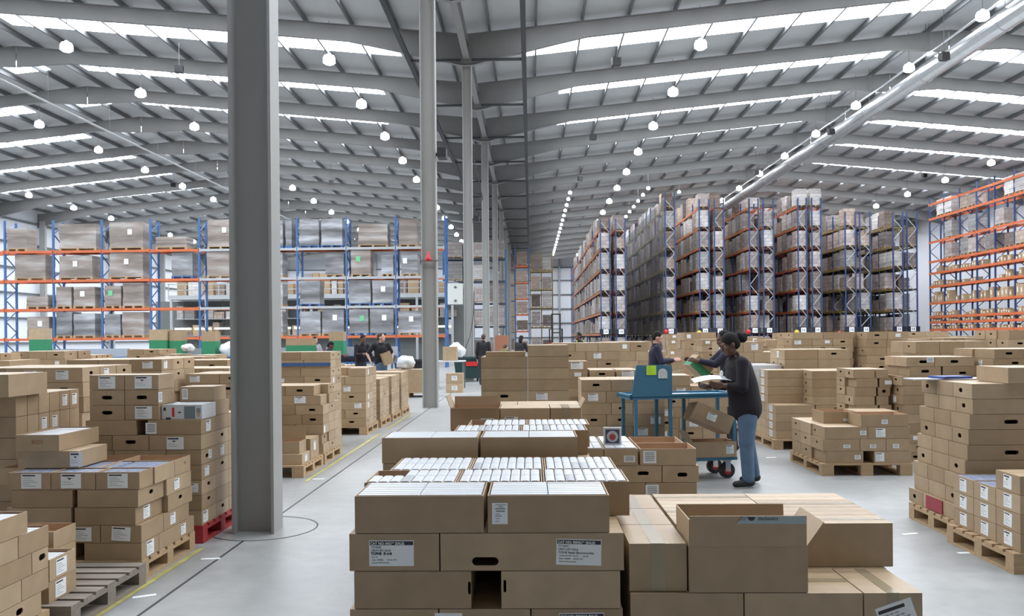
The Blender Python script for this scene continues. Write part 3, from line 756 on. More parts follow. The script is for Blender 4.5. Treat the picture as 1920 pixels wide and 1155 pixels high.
def carton(x0, x1, y0, y1, z0, z1, label, group=None, feats=(), name='cardboard_box', rz=0., kraft=KRAFT):
    """one box; feats are ('hole',face,u,v,w,h) ('label',face,u,v,w,h,style[,tilt,text]) ('tape',axis) ('open',depth) ('flap',side,length,angle)"""
    wx, wy, h = x1 - x0, y1 - y0, z1 - z0; FC = faces(wx, wy, h); b = MB(); t = .005
    holes = {}
    op = None; kinds = [f[0] for f in feats]
    for f in feats:
        if f[0] == 'hole': _, fa, u, v, hw, hh = f; holes[fa] = [(FC[fa][3] * u, FC[fa][4] * v, hw, hh)]
        if f[0] == 'open': op = f[1]
    for fa in 'FRBL':
        o, U, V, fw, fh = FC[fa]; ringface(b, o, U, V, fw, fh, holes.get(fa), kraft)
    x, y = wx / 2, wy / 2
    b.face([(-x, y, 0), (x, y, 0), (x, -y, 0), (-x, -y, 0)], kraft)
    if op is None:
        g = .0015; d = .004
        if wx >= wy:   # two flaps meeting along the middle
            for a, c in ((-y, -g), (g, y)): b.face([(-x, a, h), (x, a, h), (x, c, h), (-x, c, h)], kraft)
            b.face([(-x, -g, h - d), (x, -g, h - d), (x, g, h - d), (-x, g, h - d)], KRAFTIN)
            b.face([(-x, -g, h), (x, -g, h), (x, -g, h - d), (-x, -g, h - d)], kraft); b.face([(-x, g, h), (x, g, h), (x, g, h - d), (-x, g, h - d)], kraft)
        else:
            for a, c in ((-x, -g), (g, x)): b.face([(a, -y, h), (c, -y, h), (c, y, h), (a, y, h)], kraft)
            b.face([(-g, -y, h - d), (g, -y, h - d), (g, y, h - d), (-g, y, h - d)], KRAFTIN)
            b.face([(-g, -y, h), (-g, y, h), (-g, y, h - d), (-g, -y, h - d)], kraft); b.face([(g, -y, h), (g, y, h), (g, y, h - d), (g, -y, h - d)], kraft)
    else:
        zb = max(.008, h - op); a, c = x - t, y - t
        for p, q, r_, s_ in (((-x, -y), (x, -y), (a, -c), (-a, -c)), ((x, -y), (x, y), (a, c), (a, -c)), ((x, y), (-x, y), (-a, c), (a, c)), ((-x, y), (-x, -y), (-a, -c), (-a, c))):
            b.face([(*p, h), (*q, h), (*r_, h), (*s_, h)], kraft)
            b.face([(*r_, h), (*s_, h), (*s_, zb), (*r_, zb)], KRAFTIN)
        b.face([(-a, -c, zb), (a, -c, zb), (a, c, zb), (-a, c, zb)], KRAFTIN)
    ob = b.build(name, None, ((x0 + x1) / 2, (y0 + y1) / 2, z0), rz)
    tag(ob, label, 'box', group)
    for f in feats:
        if f[0] == 'label':
            _, fa, u, v, lw, lh, st = f[:7]; put_label(ob, fa, u, v, lw, lh, st, FC, *(f[7:]))
        elif f[0] == 'tape':
            tw = f[2] if len(f) > 2 else .06; drop = min(h * .98, f[3] if len(f) > 3 else .07); e = .001; off = f[4] if len(f) > 4 else 0.
            tb = MB()
            if f[1] == 'y':
                tb.face([(off - tw / 2, -y, h + e), (off + tw / 2, -y, h + e), (off + tw / 2, y, h + e), (off - tw / 2, y, h + e)], TAPE)
                tb.face([(off - tw / 2, -y - e, h + e), (off + tw / 2, -y - e, h + e), (off + tw / 2, -y - e, h - drop), (off - tw / 2, -y - e, h - drop)], TAPE)
            else:
                tb.face([(-x, off - tw / 2, h + e), (x, off - tw / 2, h + e), (x, off + tw / 2, h + e), (-x, off + tw / 2, h + e)], TAPE)
                for s in (-1, 1): tb.face([(s * (x + e), off - tw / 2, h + e), (s * (x + e), off + tw / 2, h + e), (s * (x + e), off + tw / 2, h - drop), (s * (x + e), off - tw / 2, h - drop)], TAPE)
            tb.build('tape', ob)
        elif f[0] == 'ptape':
            pt = MB(); za, zb_ = h + .103, h + .134; xr = x - .006; ya = -y - .0045
            pt.face([(xr - .30, ya, za), (xr, ya - .0004, za - .003), (xr, ya, zb_), (xr - .27, ya, zb_)], mat('printed_tape', (.34, .42, .41), .3))
            po = pt.build('printed_tape', ob)
            pt = MB(); pt.face([(xr - .235 + .016 * math.cos(PI * i / 9 + PI), ya - .0012, zb_ - .003 + .016 * math.sin(PI * i / 9 + PI)) for i in range(10)], INK); pt.face([(xr - .285, ya - .0012, za + .013), (xr - .262, ya - .0012, za + .013), (xr - .25, ya - .0012, za + .026), (xr - .273, ya - .0012, za + .026)], INKG); pt.build('printed_mark', po)
            put('lettering', text_mesh('discbonics', .021, INK, .01), po, (xr - .208, ya - .0012, zb_ - .0165))
        elif f[0] == 'flap':
            _, side, ln, ang = f[:4]; inset = .004
            fb = MB(); L = wx if side in 'FB' else wy
            fb.box(-L / 2 + inset, L / 2 - inset, -.002, .002, 0, ln, kraft)
            fo = fb.build('flap', ob)
            px = {'F': (0, -y + .003), 'B': (0, y - .003), 'L': (-x + .003, 0), 'R': (x - .003, 0)}[side]
            rot = {'F': (ang, 0, 0), 'B': (-ang, 0, 0), 'L': (0, -ang, 0), 'R': (0, ang, 0)}[side]
            q = Matrix.Translation((*px, h)) @ Matrix.Rotation(rot[0], 4, 'X') @ Matrix.Rotation(rot[1], 4, 'Y')
            if side in 'LR': q = q @ Matrix.Rotation(PI / 2, 4, 'Z')
            fo.matrix_local = q
    return ob

# candidates: every box of every stack; those the camera sees become boxes of their own
CAND = []
def cand(x0, x1, y0, y1, z0, z1, label, group, feats=None, rz=0., name=None, prio=0):
    CAND.append(dict(b=(x0, x1, y0, y1, z0, z1), label=label, group=group, feats=feats, rz=rz, name=name, prio=prio))
def stack(desc, x, y0, z0, h, layers, al='L', feats=None, gap=.006, group=None, prio=1, auto=True, seed=0, side='R'):
    """layers bottom to top; each layer is a list of rows front to back: (depth, [widths], shift); a negative width is a gap"""
    N = len(layers); r = random.Random(hash(desc) % 1000 if False else sum(map(ord, desc)) + seed); z = z0
    for i, rows in enumerate(layers):
        hh = h
        if isinstance(rows, tuple) and isinstance(rows[0], float): hh, rows = rows
        y = y0
        for j, row in enumerate(rows):
            dp, ws = row[0], row[1]; sh = row[2] if len(row) > 2 else 0.
            cells = []; p = 0.
            for wv in ws:
                if wv > 0: cells.append((p, p + wv))
                p += abs(wv)
            cells = [(x + sh + a, x + sh + c) for a, c in cells] if al == 'L' else sorted((x - sh - c, x - sh - a) for a, c in cells)
            for k, (a, c) in enumerate(cells):
                f = None if feats is None else feats.get((i, j, k))
                if f is None and auto:
                    f = []; q = r.random(); s = side
                    if dp < c - a or True:
                        if q < .32: f.append(('hole', 'F', .5, .55, .085, .03))
                        elif q < .62: f.append(('label', 'F', r.uniform(.25, .75), .5, min(.12, (c - a) * .5), hh * .6, 's'))
                        q = r.random()
                        if q < .38: f.append(('hole', s, .5, .6, .03 if dp < .3 else .06, .028))
                        elif q < .66: f.append(('label', s, r.uniform(.3, .7), .5, min(.09, dp * .4), hh * .65, 's'))
                lay = 'top layer' if i == N - 1 else 'bottom layer' if i == 0 else f'layer {i + 1} up'
                pos = 'only box' if len(cells) == 1 else f'{nth(k + 1)} from left'
                row_ = '' if len(rows) == 1 else ' front row' if j == 0 else f' row {j + 1} back'
                cand(a + gap / 2, c - gap / 2, y + gap / 2, y + dp - gap / 2, z, z + hh - .003, f'box, {pos},{row_} {lay}, {desc}', group or desc, f or [], prio=prio)
            y += dp
        z += hh
    return z

def pallet(x0, x1, y0, y1, label, wood=WOOD, group='wooden pallets'):
    t = thing('wooden_pallet', label, 'pallet', ((x0 + x1) / 2, (y0 + y1) / 2, 0), 0, group); wx, wy = x1 - x0, y1 - y0
    b = MB(); n = 7; bw = wy / (n + (n - 1) * .35)
    for i in range(n):
        y = -wy / 2 + i * bw * 1.35; b.box(-wx / 2, wx / 2, y, y + bw, .122, .142, wood)
    b.build('deck', t)
    for x in (-wx / 2 + .07, 0, wx / 2 - .07):
        b = MB(); b.box(x - .07, x + .07, -wy / 2, wy / 2, .1, .122, wood); b.build('stringer', t)
        b = MB(); b.box(x - .07, x + .07, -wy / 2, wy / 2, 0, .02, wood); b.build('bottom_board', t)
        for y in (-wy / 2 + .05, 0, wy / 2 - .05):
            b = MB(); b.box(x - .07, x + .07, y - .05, y + .05, .02, .1, wood); b.build('block', t)
    return t
PZ0 = .144

# --- foreground pile with the white video cases
def txt(cat, l2, l3, big, rows):
    k = .0108
    t = [(cat, .006, .0935, .0150, WHITE, .03), ('TITANIC', .008, .0775, .0125, INK, .01), ('CENTURY SALE', .008, .0635, .0125, INK, .01), (l3, .008, .049, .0155 if big else .0132, INK, .05 if big else .012)]
    for i, s in enumerate(rows): t.append((s, .012, .037 - i * .0125, .0082, INK, .01))
    return t
def bigband(w, h):
    b = MB(); b.face([(0, 0, 0), (w, 0, 0), (w, 0, h), (0, 0, h)], WHITE); b.face([(.003, -.0006, h * .81), (w - .003, -.0006, h * .81), (w - .003, -.0006, h * .965), (.003, -.0006, h * .965)], INK); return b
_lc[(.195, .112, 'cat')] = bigband(.195, .112).mesh('label')
T1 = txt('CAT NO: 04219 (SALE)', 0, 'TCFHE  Retail', True, ('Qty: 40', 'Date: 15/08/06       Format: VHS', 'Cinram Video Services'))
T2 = txt('CAT NO: RI04219 (SALE)', 0, 'TCFHE Retail (Bournmouth)', False, ('cat No: 5017239  Hand 2        Qty 40', 'Date: 15/08/06     Format: VHS', 'Cinram Video Services'))
d1 = 'front video case pile'
lay = [[(.40, [.39, .40, .40]), (.38, [.4, .4, .4]), (.38, [.4, .4, .4])],
       [(.40, [.39, .40, .40]), (.38, [.4, .4, .4]), (.38, [.4, .4, .4])],
       [(.40, [.515, -.125, .52], .02), (.38, [.5, -.15, .5]), (.38, [.4, .4, .4])],
       [(.36, [.397, .80]), (.40, [.4, .4, .4]), (.40, [.4, .4, .4])],
       [(.335, [.567, -.012, .532], .025), (.365, [.44, .412, .41], .0), (.43, [.415, .39, .38], .06)]]
f1 = {(3, 0, 0): [('label', 'F', .47, .48, .195, .112, 'cat', 0., T1)],
      (3, 0, 1): [('hole', 'F', .245, .25, .115, .036), ('label', 'F', .755, .49, .195, .112, 'cat', .03, T2)],
      (2, 0, 0): [('hole', 'F', .985, .55, .012, .055)], (2, 0, 1): [('hole', 'F', .03, .6, .012, .055)],
      (1, 0, 1): [('label', 'F', .1, .62, .12, .09, 'p'), ('hole', 'F', .5, .35, .115, .036)], (1, 0, 2): [('label', 'F', .55, .55, .195, .112, 'cat', -.01, T2)],
      (4, 0, 0): [('open', .135)], (4, 0, 1): [('open', .135), ('label', 'F', .1, .52, .068, .092, 'q')],
      **{(4, j, k): [('open', .135)] for j in (1, 2) for k in range(3)}}
for k in ((0, 0, 0), (0, 0, 1), (0, 0, 2), (1, 0, 0), (2, 0, 1)): f1.setdefault(k, [])
b = MB(); b.face([(0, 0, 0), (.12, 0, 0), (.12, 0, .09), (0, 0, .09)], WHITE); n = 20
b.face([(.062 + .03 * math.cos(2 * PI * i / n), -.0006, .045 + .03 * math.sin(2 * PI * i / n)) for i in range(n)], REDM); _lc[(.12, .09, 'p')] = b.mesh('label')
b = MB(); b.face([(0, 0, 0), (.068, 0, 0), (.068, 0, .092), (0, 0, .092)], WHITE)
for z, x0, x1, hh in ((.082, .015, .06, .003), (.074, .028, .048, .004), (.064, .014, .058, .006), (.053, .018, .056, .006), (.042, .015, .035, .003), (.033, .014, .042, .004), (.023, .016, .034, .003), (.011, .014, .032, .003)):
    b.face([(x0, -.0006, z), (x1, -.0006, z), (x1, -.0006, z + hh), (x0, -.0006, z + hh)], INKG)
_lc[(.068, .092, 'q')] = b.mesh('label')
stack(d1, -.80, 3.6, PZ0, .164, lay, feats=f1, group='boxes of the front pile', prio=9)
pallet(-.8, .4, 3.6, 4.8, 'wooden pallet under the front pile of white video cases')

CW = {}
def case_mesh(w, d, h, m, rounded):
    k = (round(w, 3), round(d, 3), round(h, 3), m.name, rounded)
    if k in CW: return CW[k]
    b = MB(); prof = [(-w / 2, 0), (w / 2, 0)]
    if rounded:
        r = min(.009, w * .3)
        for i in range(9):
            a = PI * i / 8; prof.append((w / 2 * math.copysign(abs(math.cos(a)) ** .55, math.cos(a)), h - r + r * math.sin(a) ** .8))
    else: prof += [(w / 2, h - .002), (w / 2 - .002, h), (-w / 2 + .002, h), (-w / 2, h - .002)]
    n = len(prof); vs = [(x, -d / 2, z) for x, z in prof] + [(x, d / 2, z) for x, z in prof]
    b.raw(vs, [tuple(range(n)), tuple(range(n, 2 * n))[::-1]] + [(i + n, (i + 1) % n + n, (i + 1) % n, i) for i in range(n)], m)
    CW[k] = b.mesh('video_case'); return CW[k]
def cases(x0, x1, y0, y1, z, h, nx, ny, label, group, m=CASEW, rounded=True, skip=0, jit=.004):
    w_, d_ = (x1 - x0) / nx, (y1 - y0) / ny; r = random.Random(int(x0 * 100))
    for j in range(ny):
        for i in range(nx):
            if j == ny - 1 and i < skip: continue
            mm = CASEG if m is CASEW and r.random() < .06 else m
            o = put('video_case', case_mesh(w_ - .0035, d_ - .006, h, mm, rounded), None, (x0 + (i + .5) * w_, y0 + (j + .5) * d_, z + r.uniform(0, 0)))
            tag(o, label, 'video case', group)
zt = PZ0 + 4 * .164 + .029 + .0005
def inbox(a, c, y0, y1, nx, ny, what, rounded=True, h=.140, z=zt, skip=0, m=CASEW):
    cases(a + .012, c - .012, y0 + .012, y1 - .012, z, h, nx, ny, f'white video case packed in {what}', f'video cases in {what}', m, rounded, skip)
x = -.8
inbox(-.775, -.208, 3.6, 3.935, 2, 7, 'the left front open box of the front pile', False, .134)
inbox(-.196, .336, 3.6, 3.935, 2, 7, 'the right front open box of the front pile', False, .134)
for nm, a, c, y0, y1, sk in (('middle row left', -.8, -.36, 3.935, 4.3, 3), ('middle row centre', -.36, .052, 3.935, 4.3, 0), ('middle row right', .052, .462, 3.935, 4.3, 0), ('back row left', -.74, -.325, 4.3, 4.73, 0), ('back row centre', -.325, .065, 4.3, 4.73, 0), ('back row right', .065, .445, 4.3, 4.73, 0)):
    inbox(a, c, y0, y1, 8, 2, f'the {nm} box of the front pile', True, .136, zt, sk)

# --- pile of taped cartons beside it
d2 = 'front taped carton pile'
b1x = .418
lay = [[(.38, [.50, .50, .25]), (.40, [.62, .64]), (.38, [.62, .64])], [(.38, [.49, .51, .253]), (.40, [.62, .64]), (.38, [.62, .64])]]
fT = {(1, 0, 2): [('tape', 'y', .052, .18), ('label', 'F', .56, .5, .16, .115, 'cat2', -.33)], (1, 0, 1): [('tape', 'x', .05, .07)], (1, 0, 0): [], (0, 0, 0): [], (0, 0, 1): [], (0, 0, 2): [], (1, 1, 1): [('tape', 'x', .05, .06)], (1, 1, 0): []}
b = MB(); b.face([(0, 0, 0), (.16, 0, 0), (.16, 0, .115), (0, 0, .115)], WHITE); b.face([(.008, -.0006, .085), (.125, -.0006, .085), (.125, -.0006, .1), (.008, -.0006, .1)], INK)
for i in range(5):
    for k in range(4 + i % 3): b.face([(.01 + k * .022, -.0006, .07 - i * .014), (.026 + k * .022, -.0006, .07 - i * .014), (.026 + k * .022, -.0006, .075 - i * .014), (.01 + k * .022, -.0006, .075 - i * .014)], INKG)
_lc[(.16, .115, 'cat2')] = b.mesh('label')
stack(d2, b1x, 3.6, PZ0, .197, lay, feats=fT, group='cartons of the taped pile', prio=9)
pallet(b1x, 1.68, 3.6, 4.8, 'wooden pallet under the taped carton pile')
zb = PZ0 + .394; zc = zb + .207
g2 = 'cartons of the taped pile'
cand(.420, .668, 3.625, 3.985, zb, zc, 'long brown box with dark tape, front of left column, top of taped pile', g2, [('tape', 'y', .062, .205)], prio=9)
cand(.420, .668, 3.992, 4.36, zb, zc, 'brown box with glossy tape, middle of left column, top of taped pile', g2, [('tape', 'y', .062, .06)], prio=9)
cand(.420, .668, 4.366, 4.74, zb, zc, 'brown box with glossy tape, back of left column, top of taped pile', g2, [('tape', 'y', .062, .06)], prio=9)
for i in range(4):
    ya = 4.0 + i * .19
    for k, (a, c) in enumerate(((.685, 1.2), (1.206, 1.715))):
        cand(a, c, ya, ya + .185, zb, zc, f'flat closed brown box, {nth(i + 1)} row back, {"left" if k == 0 else "right"} column, top of taped pile', g2, [('tape', 'x', .045, .03)] if (i + k) % 2 else [], prio=9)
cand(.675, 1.183, 3.605, 3.93, zb, zb + .195, 'open brown box with flaps standing up, front of the taped pile', g2,
     [('open', .18), ('flap', 'F', .135, .02), ('ptape',), ('flap', 'B', .12, .1), ('flap', 'L', .12, .0), ('flap', 'R', .13, .62)], prio=9)

# --- second pile of video cases behind
d3 = 'second video case pile'
lay = [[(.34, [.42, .42, .4]), (.38, [.42, .42, .4]), (.4, [.42, .42, .4])] for i in range(5)]
lay.append([(.34, [.572, -.01, .575], -.005), (.34, [.42, .425], .39), (.36, [.4, .42], .45)])
f3 = {(5, j, k): [('open', .125)] for j in range(3) for k in range(2)}
f3[(4, 0, 2)] = [('hole', 'F', .6, .5, .09, .03)]
stack(d3, -.88, 4.88, PZ0, .153, lay, feats=f3, group='boxes of the second pile', prio=8)
pallet(-.88, .36, 4.88, 6.0, 'wooden pallet under the second pile of video cases')
z3 = PZ0 + 5 * .153 + .0285
inbox(-.885, -.313, 4.88, 5.22, 2, 5, 'the left front box of the second pile', False, .121, z3)
inbox(-.303, .272, 4.88, 5.22, 2, 5, 'the right front box of the second pile', False, .121, z3)
inbox(-.49, -.07, 5.22, 5.56, 9, 1, 'the middle row left box of the second pile', True, .123, z3)
inbox(-.07, .355, 5.22, 5.56, 9, 1, 'the middle row right box of the second pile', True, .123, z3)
inbox(-.43, -.03, 5.56, 5.92, 8, 1, 'the back row left box of the second pile', True, .123, z3, 2)
inbox(-.03, .39, 5.56, 5.92, 9, 1, 'the back row right box of the second pile', True, .123, z3)

# --- third pile: half open boxes
d4 = 'third pile with flaps'
lay = [[(.34, [.33, .33, .33]), (.34, [.33, .33, .33]), (.3, [.33, .33, .33])] for i in range(5)] + [[(.33, [.375, .375, .235]), (.34, [.5, .49], .0)]]
stack(d4, -.61, 6.22, PZ0, .162, lay, feats={(5, 0, 0): [('open', .15), ('flap', 'L', .1, .35), ('flap', 'B', .07, .15), ('flap', 'F', .02, 1.3), ('label', 'F', .75, .35, .1, .06, 'b')], (5, 0, 1): [('label', 'F', .22, .4, .1, .065, 's')], (5, 0, 2): [('flap', 'R', .07, .5), ('tape', 'y')]}, prio=8)
pallet(-.61, .39, 6.22, 7.2, 'wooden pallet under the third pile with ragged flaps')
# --- tall brown stack
d5 = 'tall two column stack'
lay = [[(.4, [.483, .43]), (.4, [.483, .43])] for i in range(11)] + [[(.4, [.43], .485), (.4, [.43], .485)]]
stack(d5, -.52, 8.6, PZ0, .118, lay, feats={(9, 0, 0): [], (10, 0, 0): [], (8, 0, 0): [], (9, 0, 1): [], (10, 0, 1): [], (11, 0, 0): [], (8, 0, 1): []}, prio=7)
cand(-.47, -.06, 8.66, 8.95, PZ0 + 11 * .118, PZ0 + 11 * .118 + .05, 'flat white edged box lying on left column of tall brown stack', d5, [], prio=7)
pallet(-.52, .4, 8.6, 9.45, 'wooden pallet under the tall two column brown stack')
# --- stacks by the trolley
d6 = 'stack behind trolley panel'
stack(d6, .6, 10.0, PZ0, .14, [[(.37, [.3, .36, .34]), (.36, [.33, .33, .33])] if i % 2 else [(.37, [.36, .26, .38]), (.36, [.33, .33, .33])] for i in range(7)], prio=7)
pallet(.6, 1.6, 10.0, 10.73, 'wooden pallet under the stack behind the blue trolley')
d7 = 'stack left of trolley'
stack(d7, .46, 10.85, PZ0, .118, [[(.36, [.28, -.02, .33, -.02, .3]), (.36, [.3, .33, .3])] for i in range(9)] + [[(.36, [.28])]], feats={(i, 0, k): [('label', 'F', .5, .5, .16, .09, 's')] for i in (6, 7, 8, 9) for k in (0, 2)}, prio=6)
d8 = 'low group before trolley'
lay = [[(.36, [.185, .3, .38]), (.4, [.185, .3, .38])], [(.36, [.215, .3, .36]), (.4, [.185, .3, .38])], [(.36, [.175, .29, .39]), (.4, [.185, .3, .38])], [(.36, [.215, .375, .28]), (.4, [.215, .375, .28])], [(.36, [.15, .26, -.012, .43]), (.4, [.15, .26, -.012, .40])]]
stack(d8, .40, 6.35, PZ0, .129, lay, feats={(4, 0, 2): [('open', .12), ('label', 'F', .17, .5, .1, .095, 'b')], (4, 0, 1): [('open', .105), ('label', 'F', .75, .4, .085, .05, 'b')], (4, 0, 0): [('open', .105)], (3, 0, 1): [('hole', 'F', .62, .55, .085, .028)], (3, 0, 2): [('hole', 'F', .55, .45, .075, .032)], (2, 0, 2): [('label', 'F', .12, .5, .1, .095, 'b')], (4, 1, 0): [('open', .105)], (4, 1, 1): [('open', .105)], (4, 1, 2): [('open', .1)]}, prio=8)
pallet(.40, 1.27, 6.35, 7.12, 'wooden pallet under the low box group near trolley')
z8 = PZ0 + 4 * .129 + .0225
inbox(.40, .55, 6.35, 6.71, 2, 3, 'the far left box of the low group', False, .112, z8)
inbox(.55, .81, 6.35, 6.71, 3, 3, 'the second box of the low group', False, .112, z8)
inbox(.40, .55, 6.71, 7.11, 2, 3, 'the back left box of the low group', False, .112, z8)
inbox(.55, .81, 6.71, 7.11, 3, 3, 'the back second box of the low group', False, .112, z8)
t = thing('video_case', 'single upright video case with dark picture on white cases', 'video case', (.635, 6.55, z8 + .113), -.1)
b = MB(); b.box(-.07, .07, -.015, .015, 0, .135, CASEW); b.build('shell', t)
b = MB(); b.box(-.055, .055, -.0165, -.0152, .01, .12, mat('cover_blue', (.05, .06, .12), .3)); n = 16; b.face([(.045 * math.cos(2 * PI * i / n), -.0172, .065 + .045 * math.sin(2 * PI * i / n)) for i in range(n)], CASEG); b.face([(.026 * math.cos(2 * PI * i / n), -.0176, .06 + .026 * math.sin(2 * PI * i / n)) for i in range(n)], mat('cover_red', (.3, .05, .05), .4)); b.build('cover_picture', t)
# ---------------------------------------------------------------- stacks along the left of the aisle
def lab(u=.5, v=.5, w=.12, h=.085, st='s', fa='F', tilt=0.): return ('label', fa, u, v, w, h, st, tilt)
LABF = ('label', 'F', .5, .5, .12, .08, 'b'); HF = ('hole', 'F', .5, .5, .085, .03); HR = ('hole', 'R', .5, .6, .06, .03)
pallet(-3.75, -2.72, 3.6, 4.62, 'wooden pallet at the near left edge of the hall')
for i, rows in enumerate(([(3.66, 4.11), (4.116, 4.55)], [(3.7, 4.37), (4.376, 4.62)], [(3.66, 4.1), (4.106, 4.465), (4.471, 4.62)], [(3.66, 3.98), (3.986, 4.345), (4.351, 4.625)], [(3.75, 4.08), (4.086, 4.43)])):
    for j, (a, c) in enumerate(rows):
        f = []; z = .144 + .118 * i
        if (i, j) in ((0, 1), (2, 2)): f = [('hole', 'R', .62 if i else .55, .6, .06, .035)]
        if (i, j) in ((3, 2), (4, 1)): f = [('open', .1)]
        cand(-3.15, -2.725, a, c, z, z + .115, f'brown box, {nth(j + 1)} from front, {nth(i + 1)} layer up, cut off stack at left edge', 'boxes of the stack at left edge', f, prio=9)
z5 = .144 + .118 * 3 + .017
cases(-3.13, -2.745, 4.37, 4.605, z5, .088, 2, 5, 'pale video case in the lower open box of the stack at left edge', 'video cases at left edge', CASEW, False)
cases(-3.13, -2.745, 4.105, 4.41, z5 + .118, .088, 2, 5, 'pale video case in the topmost box of the stack at left edge', 'video cases at left edge top', CASEW, False)
pallet(-3.8, -2.62, 4.66, 5.58, 'weathered grey pallet at front left, nearly empty', WOODG)
cand(-3.2, -2.77, 4.70, 4.985, .144, .264, 'lower of the two labelled boxes on the grey pallet', 'boxes on the grey pallet', [lab(.42, .5, .11, .095, 's', 'R')], prio=9)
cand(-3.2, -2.77, 4.71, 4.975, .266, .392, 'upper of the two labelled boxes on the grey pallet, open topped', 'boxes on the grey pallet', [lab(.45, .5, .11, .095, 's', 'R'), ('open', .09)], prio=9)
cases(-3.18, -2.785, 4.725, 4.96, .303, .07, 2, 5, 'pale video case in the open box on the grey pallet', 'video cases on the grey pallet', CASEW, False)
for i in range(3): cand(-3.4, -2.95, 5.06, 5.31, .144 + i * .11, .252 + i * .11, f'small box at the back of the grey pallet, {["bottom", "middle", "top"][i]} of three', 'boxes on the grey pallet', [('open', .05)] if i == 2 else [], prio=9)

# stack on the new pale pallet
dB = 'stack on pale new pallet'
t = pallet(-3.85, -2.66, 5.61, 6.5, 'pale new wooden pallet at left under boxes with video labels')
lay = [[(.27, [.40, -.1, .3]), (.62, [.4, .4])], [(.345, [.285, .315, .35]), (.45, [.4, .4])], [(.20, [.05]) if False else (.42, [.425, -.02, .45], .04), (.44, [.4, .4])],
       [(.40, [.425, -.03, .43], .02), (.44, [.4, .4])], [(.21, [.305, .31, .3], .01), (.33, [.4, .42, .3]), (.29, [.4, .42, .3])]]
fB = {(0, 0, 1): [lab(.5, .5, .11, .1, 's', 'R')], (0, 0, 0): [], (1, 0, 2): [lab(.5, .52, .13, .095, 's', 'F', .06)], (1, 0, 1): [lab(.6, .5, .13, .095)], (1, 0, 0): [],
      (2, 0, 1): [lab(.4, .5, .1, .09, 's', 'R')], (2, 0, 0): [], (3, 0, 1): [('hole', 'R', .5, .6, .06, .03)], (3, 0, 0): [],
      (4, 0, 0): [('open', .1), lab(.55, .5, .14, .1)], (4, 0, 1): [('open', .1), lab(.45, .5, .14, .1, 'd')], (4, 0, 2): [('open', .1), lab(.5, .5, .14, .1)],
      (4, 1, 0): [('open', .1)], (4, 1, 1): [('open', .1)], (4, 1, 2): [('open', .1)], (4, 2, 2): [('open', .1), ('hole', 'R', .6, .6, .05, .025)], (4, 2, 0): [('open', .1)], (4, 2, 1): [('open', .1)]}
stack(dB, -2.665, 5.615, PZ0, .1215, lay, al='R', feats=fB, prio=9)
zB = PZ0 + 4 * .1215 + .02
for nm, a, c, y0, y1, nx, ny in (('front', -3.585, -2.68, 5.615, 5.825, 12, 1), ('middle', -3.78, -2.68, 5.825, 6.155, 14, 1), ('back', -3.78, -2.68, 6.155, 6.44, 14, 1)):
    pass
for nm, y0, y1, cells in (('front row', 5.615, 5.825, ((-2.975, -2.675), (-3.285, -2.975), (-3.59, -3.285))), ('middle row', 5.825, 6.155, ((-2.965, -2.665), (-3.385, -2.965)))):
    for q, (a, c) in enumerate(cells):
        cases(a + .014, c - .014, y0 + .014, y1 - .014, zB, .092, 4, 1, f'blue grey shrink wrapped video case, {nth(q + 1)} box from right, {nm}, stack on pale pallet', f'wrapped cases {nm} {q}', CASEB, False)
zt = PZ0 + 5 * .1215
cand(-3.63, -3.2, 5.80, 6.2, zt, zt + .118, 'open box, lower of two set on left end of stack on pale pallet', dB, [lab(.97, .5, .09, .1, 'd', 'F')], prio=9)
cand(-3.64, -3.33, 5.79, 6.33, zt + .12, zt + .235, 'long open box with grey hand slot, upper of two on stack on pale pallet', dB, [('open', .09), ('hole', 'F', .5, .55, .085, .036)], prio=9)
cases(-3.625, -3.345, 5.81, 6.31, zt + .15, .078, 2, 6, 'flat pale case in the long open box on the pale pallet stack', 'cases in the long open box', CASEW, False)

# block of narrow boxes further left
dC = 'far left narrow box block'
lay = [[(.145, [.48, .48]) for _ in range(6)] for i in range(7)]
stack(dC, -3.83, 6.1, PZ0, .157, lay, al='R', feats={**{(i, j, k): [] for i in range(7) for j in range(6) for k in range(2)}, **{(i, j, 1): [lab(.5, .5, .07, .09, 's', 'R')] for i, j in ((6, 4), (6, 5), (5, 2), (5, 3))}}, prio=8)
cand(-4.25, -3.77, 5.92, 6.4, PZ0 + 7 * .157 + .002, PZ0 + 7 * .157 + .165, 'single plain box standing on block of narrow boxes at far left', dC, [], prio=8)

# stack on the red pallet
dD = 'stack on red pallet'
pallet(-3.85, -2.66, 6.66, 7.55, 'red painted pallet left of the first grey column', REDP)
lay = []
for i in range(7):
    lay.append([(.31, [.29, .43, .44]) if i % 2 == 0 else (.31, [.43, .30, .43]), (.3, [.4, .4]), (.27, [.4, .4])])
lay[6] = [(.31, [.44, -.09, .42]), (.3, [.4, .4]), (.27, [.4, .4])]
for i in range(3): lay.append([(.31, [.275, .285, .1] if False else [.28, .29], .345)])
fD = {(6, 0, 1): [lab(.06, .45, .09, .09, 'b'), lab(.5, .5, .1, .09, 'd', 'R')], (5, 0, 2): [lab(.5, .45, .14, .1, 'd')], (5, 0, 1): [('hole', 'F', .5, .55, .085, .03)], (6, 0, 0): [('open', .05)],
      (9, 0, 0): [lab(.5, .5, .14, .1)], (9, 0, 1): [lab(.55, .5, .14, .1, 'd')], (8, 0, 0): [HF], (8, 0, 1): [HF, lab(.1, .5, .07, .08, 'b', 'R')], (7, 0, 0): [HF], (7, 0, 1): [lab(.55, .5, .14, .1)],
      (4, 0, 2): [('hole', 'R', .4, .5, .06, .03), lab(.6, .55, .07, .07, 'b', 'R')], (0, 0, 2): [lab(.25, .5, .1, .09, 'd', 'R')]}
stack(dD, -2.67, 6.67, PZ0, .1225, lay, al='R', feats=fD, prio=9)
